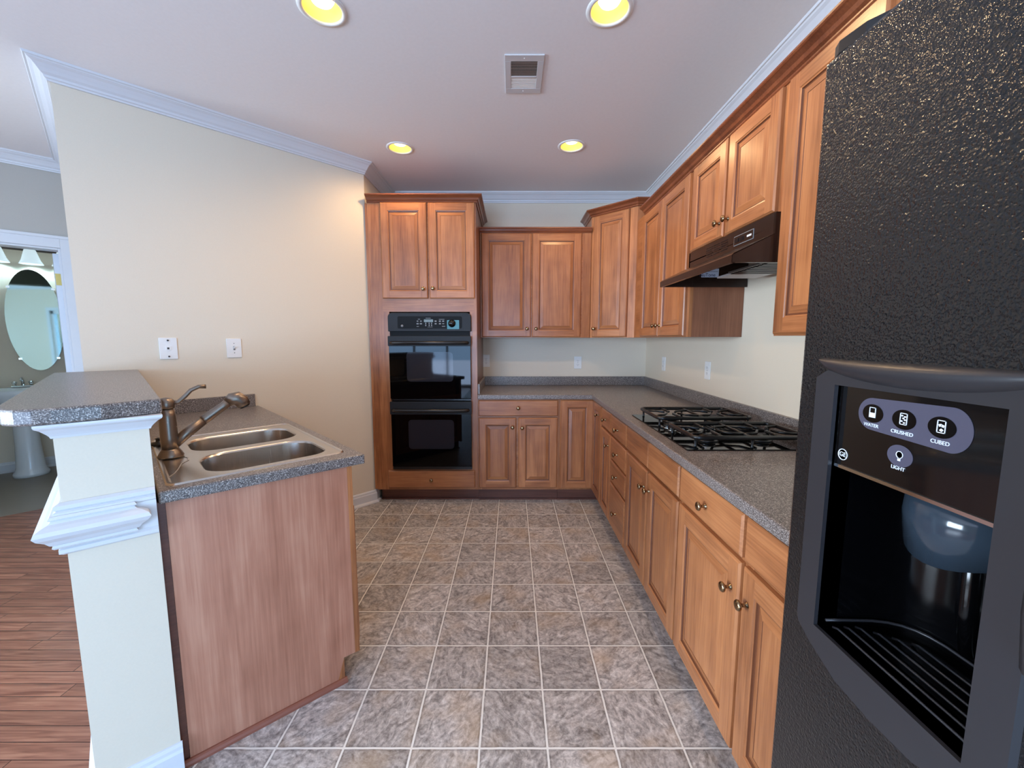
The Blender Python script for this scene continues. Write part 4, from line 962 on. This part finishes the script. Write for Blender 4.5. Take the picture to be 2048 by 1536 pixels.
# ------------------------------------------------------------------ ceiling fixtures
names = ['near left', 'near right', 'far left', 'far right']
def canlight(loc, label):
    t = thing('recessed_light', label, 'light', (loc[0], loc[1], ZC), 0, 'recessed ceiling lights')
    MB().lathe([(RC - .003, .001), (RC - .001, -.004), (RC + .004, -.006), (RC + .016, -.0035), (RC + .018, 0), (RC - .003, .001)], (0, 0, 0), 'z', 40, cap=False).build('trim_ring', 'plastic_white', t)
    MB().lathe([(RC - .002, -.002), (RC - .006, .02), (.066, .055), (.060, .085), (.058, .12), (.001, .121)], (0, 0, 0), 'z', 40, cap=False).build('baffle', 'baffle', t)
    MB().lathe([(.001, .020), (.020, .021), (.040, .027), (.048, .040), (.046, .055), (.030, .09), (.016, .118)], (0, 0, 0), 'z', 32, cap=False).build('bulb', 'bulb_glow', t)
    return t
for (p, lb) in zip(CANS, ('recessed light nearer the camera, over the sink side', 'recessed light nearer the camera, toward the refrigerator side', 'recessed light in front of the tall oven cabinet', 'recessed light in front of the corner wall cabinet')): canlight(p, lb)
t_ = thing('air_vent', 'white ceiling air register with open and closed louvers', 'vent', (.06, 2.22, ZC - .0005))
mb = MB(); vw, vh = .095, .150
for (a, b, c, d) in ((-vw, vw, -vh, -.106), (-vw, vw, .106, vh), (-vw, -.065, -.106, .106), (.065, vw, -.106, .106), (-.065, .065, .006, .020)): mb.box(a, b, c, d, -.006, 0)
mb.build('frame', 'vent_grey', t_, bevel=.0015)
MB().box(-.065, .065, -.106, .006, -.001, -.0004).build('opening', 'dark_void', t_)
mb = MB()
for k in range(10): y = -.103 + k * .0112; mb.add([(-.065, y, -.0058), (.065, y, -.0058), (.065, y + .0078, -.0040), (-.065, y + .0078, -.0040)], [(0, 1, 2, 3)])
mb.build('louver', 'vent_grey', t_, label='open louvers')
mb = MB(); mb.box(-.065, .065, .020, .106, -.002, -.0005)
for k in range(9): y = .0215 + k * .0095; mb.box(-.065, .065, y, y + .0062, -.0045, -.002)
mb.build('damper', 'plastic_white', t_, label='white closed louvers')
for y in (-.128, .128): MB().lathe([(.001, -.0075), (.003, -.007), (.004, -.006)], (0, y, 0), 'z', 12).build('screw', 'plastic_white', t_)

# ------------------------------------------------------------------ wall plates
def plate_thing(name, label, cat, loc, rz, group=None, kind='outlet', w=.072, h=.118):
    t = thing(name, label, cat, loc, rz, group)
    vprism(MB(), rrect(-w / 2, w / 2, -h / 2, h / 2, .004, 3), -.006, 0).build('cover_plate', 'plastic_white', t, bevel=.0015)
    if kind == 'outlet':
        for z in (-.0195, .0195):
            s = vprism(MB(), rrect(-.0165, .0165, z - .014, z + .014, .010, 4), -.0080, -.006).build('socket', 'plastic_white', t)
            mb = MB(); mb.box(-.0075, -.0055, -.0084, -.0079, z - .003, z + .006); mb.box(.0055, .0075, -.0084, -.0079, z - .003, z + .006); mb.box(-.002, .002, -.0084, -.0079, z - .010, z - .006); mb.build('slots', 'slot_dark', s)
        MB().lathe([(.001, 0), (.0025, 0), (.0025, .0065), (.001, .007)], (0, 0, 0), '-y', 10).build('screw', 'slot_dark', t)
    elif kind == 'switch':
        mb = MB(); mb.box(-.005, .005, -.007, -.006, -.012, .012); mb.build('switch_slot', 'slot_dark', t)
        mb = MB(); mb.add([(-.004, -.006, -.008), (.004, -.006, -.008), (.004, -.006, .006), (-.004, -.006, .006), (-.004, -.019, .004), (.004, -.019, .004), (.004, -.018, .010), (-.004, -.018, .010)], [(0, 1, 5, 4), (4, 5, 6, 7), (3, 7, 6, 2), (0, 4, 7, 3), (1, 2, 6, 5)]); mb.build('toggle', 'plastic_white', t)
        for z in (-.030, .030): MB().lathe([(.001, 0), (.0025, 0), (.0025, .0066), (.001, .007)], (0, 0, z), '-y', 10).build('screw', 'slot_dark', t)
    else:
        for z in (-.047, .047): MB().lathe([(.001, 0), (.006, 0), (.004, .012), (.001, .013)], (0, 0, z), '-y', 12).build('mounting_stud', 'slot_dark', t)
        vprism(MB(), rrect(-.012, .012, -.010, .012, .002, 2), -.009, -.006).build('jack_housing', 'plastic_white', t)
        MB().box(-.006, .004, -.0095, -.0088, -.005, .006).build('jack_opening', 'slot_dark', t)
    return t
plate_thing('wall_outlet', 'white duplex outlet beside the oven cabinet on the back wall', 'outlet', (-.252, YW - .0005, 1.150), 0, 'backsplash outlets')
plate_thing('wall_outlet', 'white duplex outlet in the middle of the back wall above the counter', 'outlet', (.640, YW - .0005, 1.132), 0, 'backsplash outlets')
plate_thing('wall_outlet', 'white duplex outlet on the right wall nearest the corner', 'outlet', (XW - .0005, 3.45, 1.150), -PI / 2, 'backsplash outlets')
plate_thing('wall_outlet', 'white duplex outlet on the right wall left of the cooktop', 'outlet', (XW - .0005, 2.672, 1.153), -PI / 2, 'backsplash outlets')
def on_diag(s, z): return (W0.x + s * ROOT2 + .0004, W0.y + s * ROOT2 - .0004, z)
plate_thing('phone_jack', 'white telephone wall plate with studs, left of the light switch', 'wall plate', on_diag(-1.247, 1.305), R(45), kind='phone', w=.082, h=.125)
plate_thing('light_switch', 'white toggle light switch plate on the angled wall', 'switch', on_diag(-.922, 1.302), R(45), kind='switch', w=.080, h=.122)
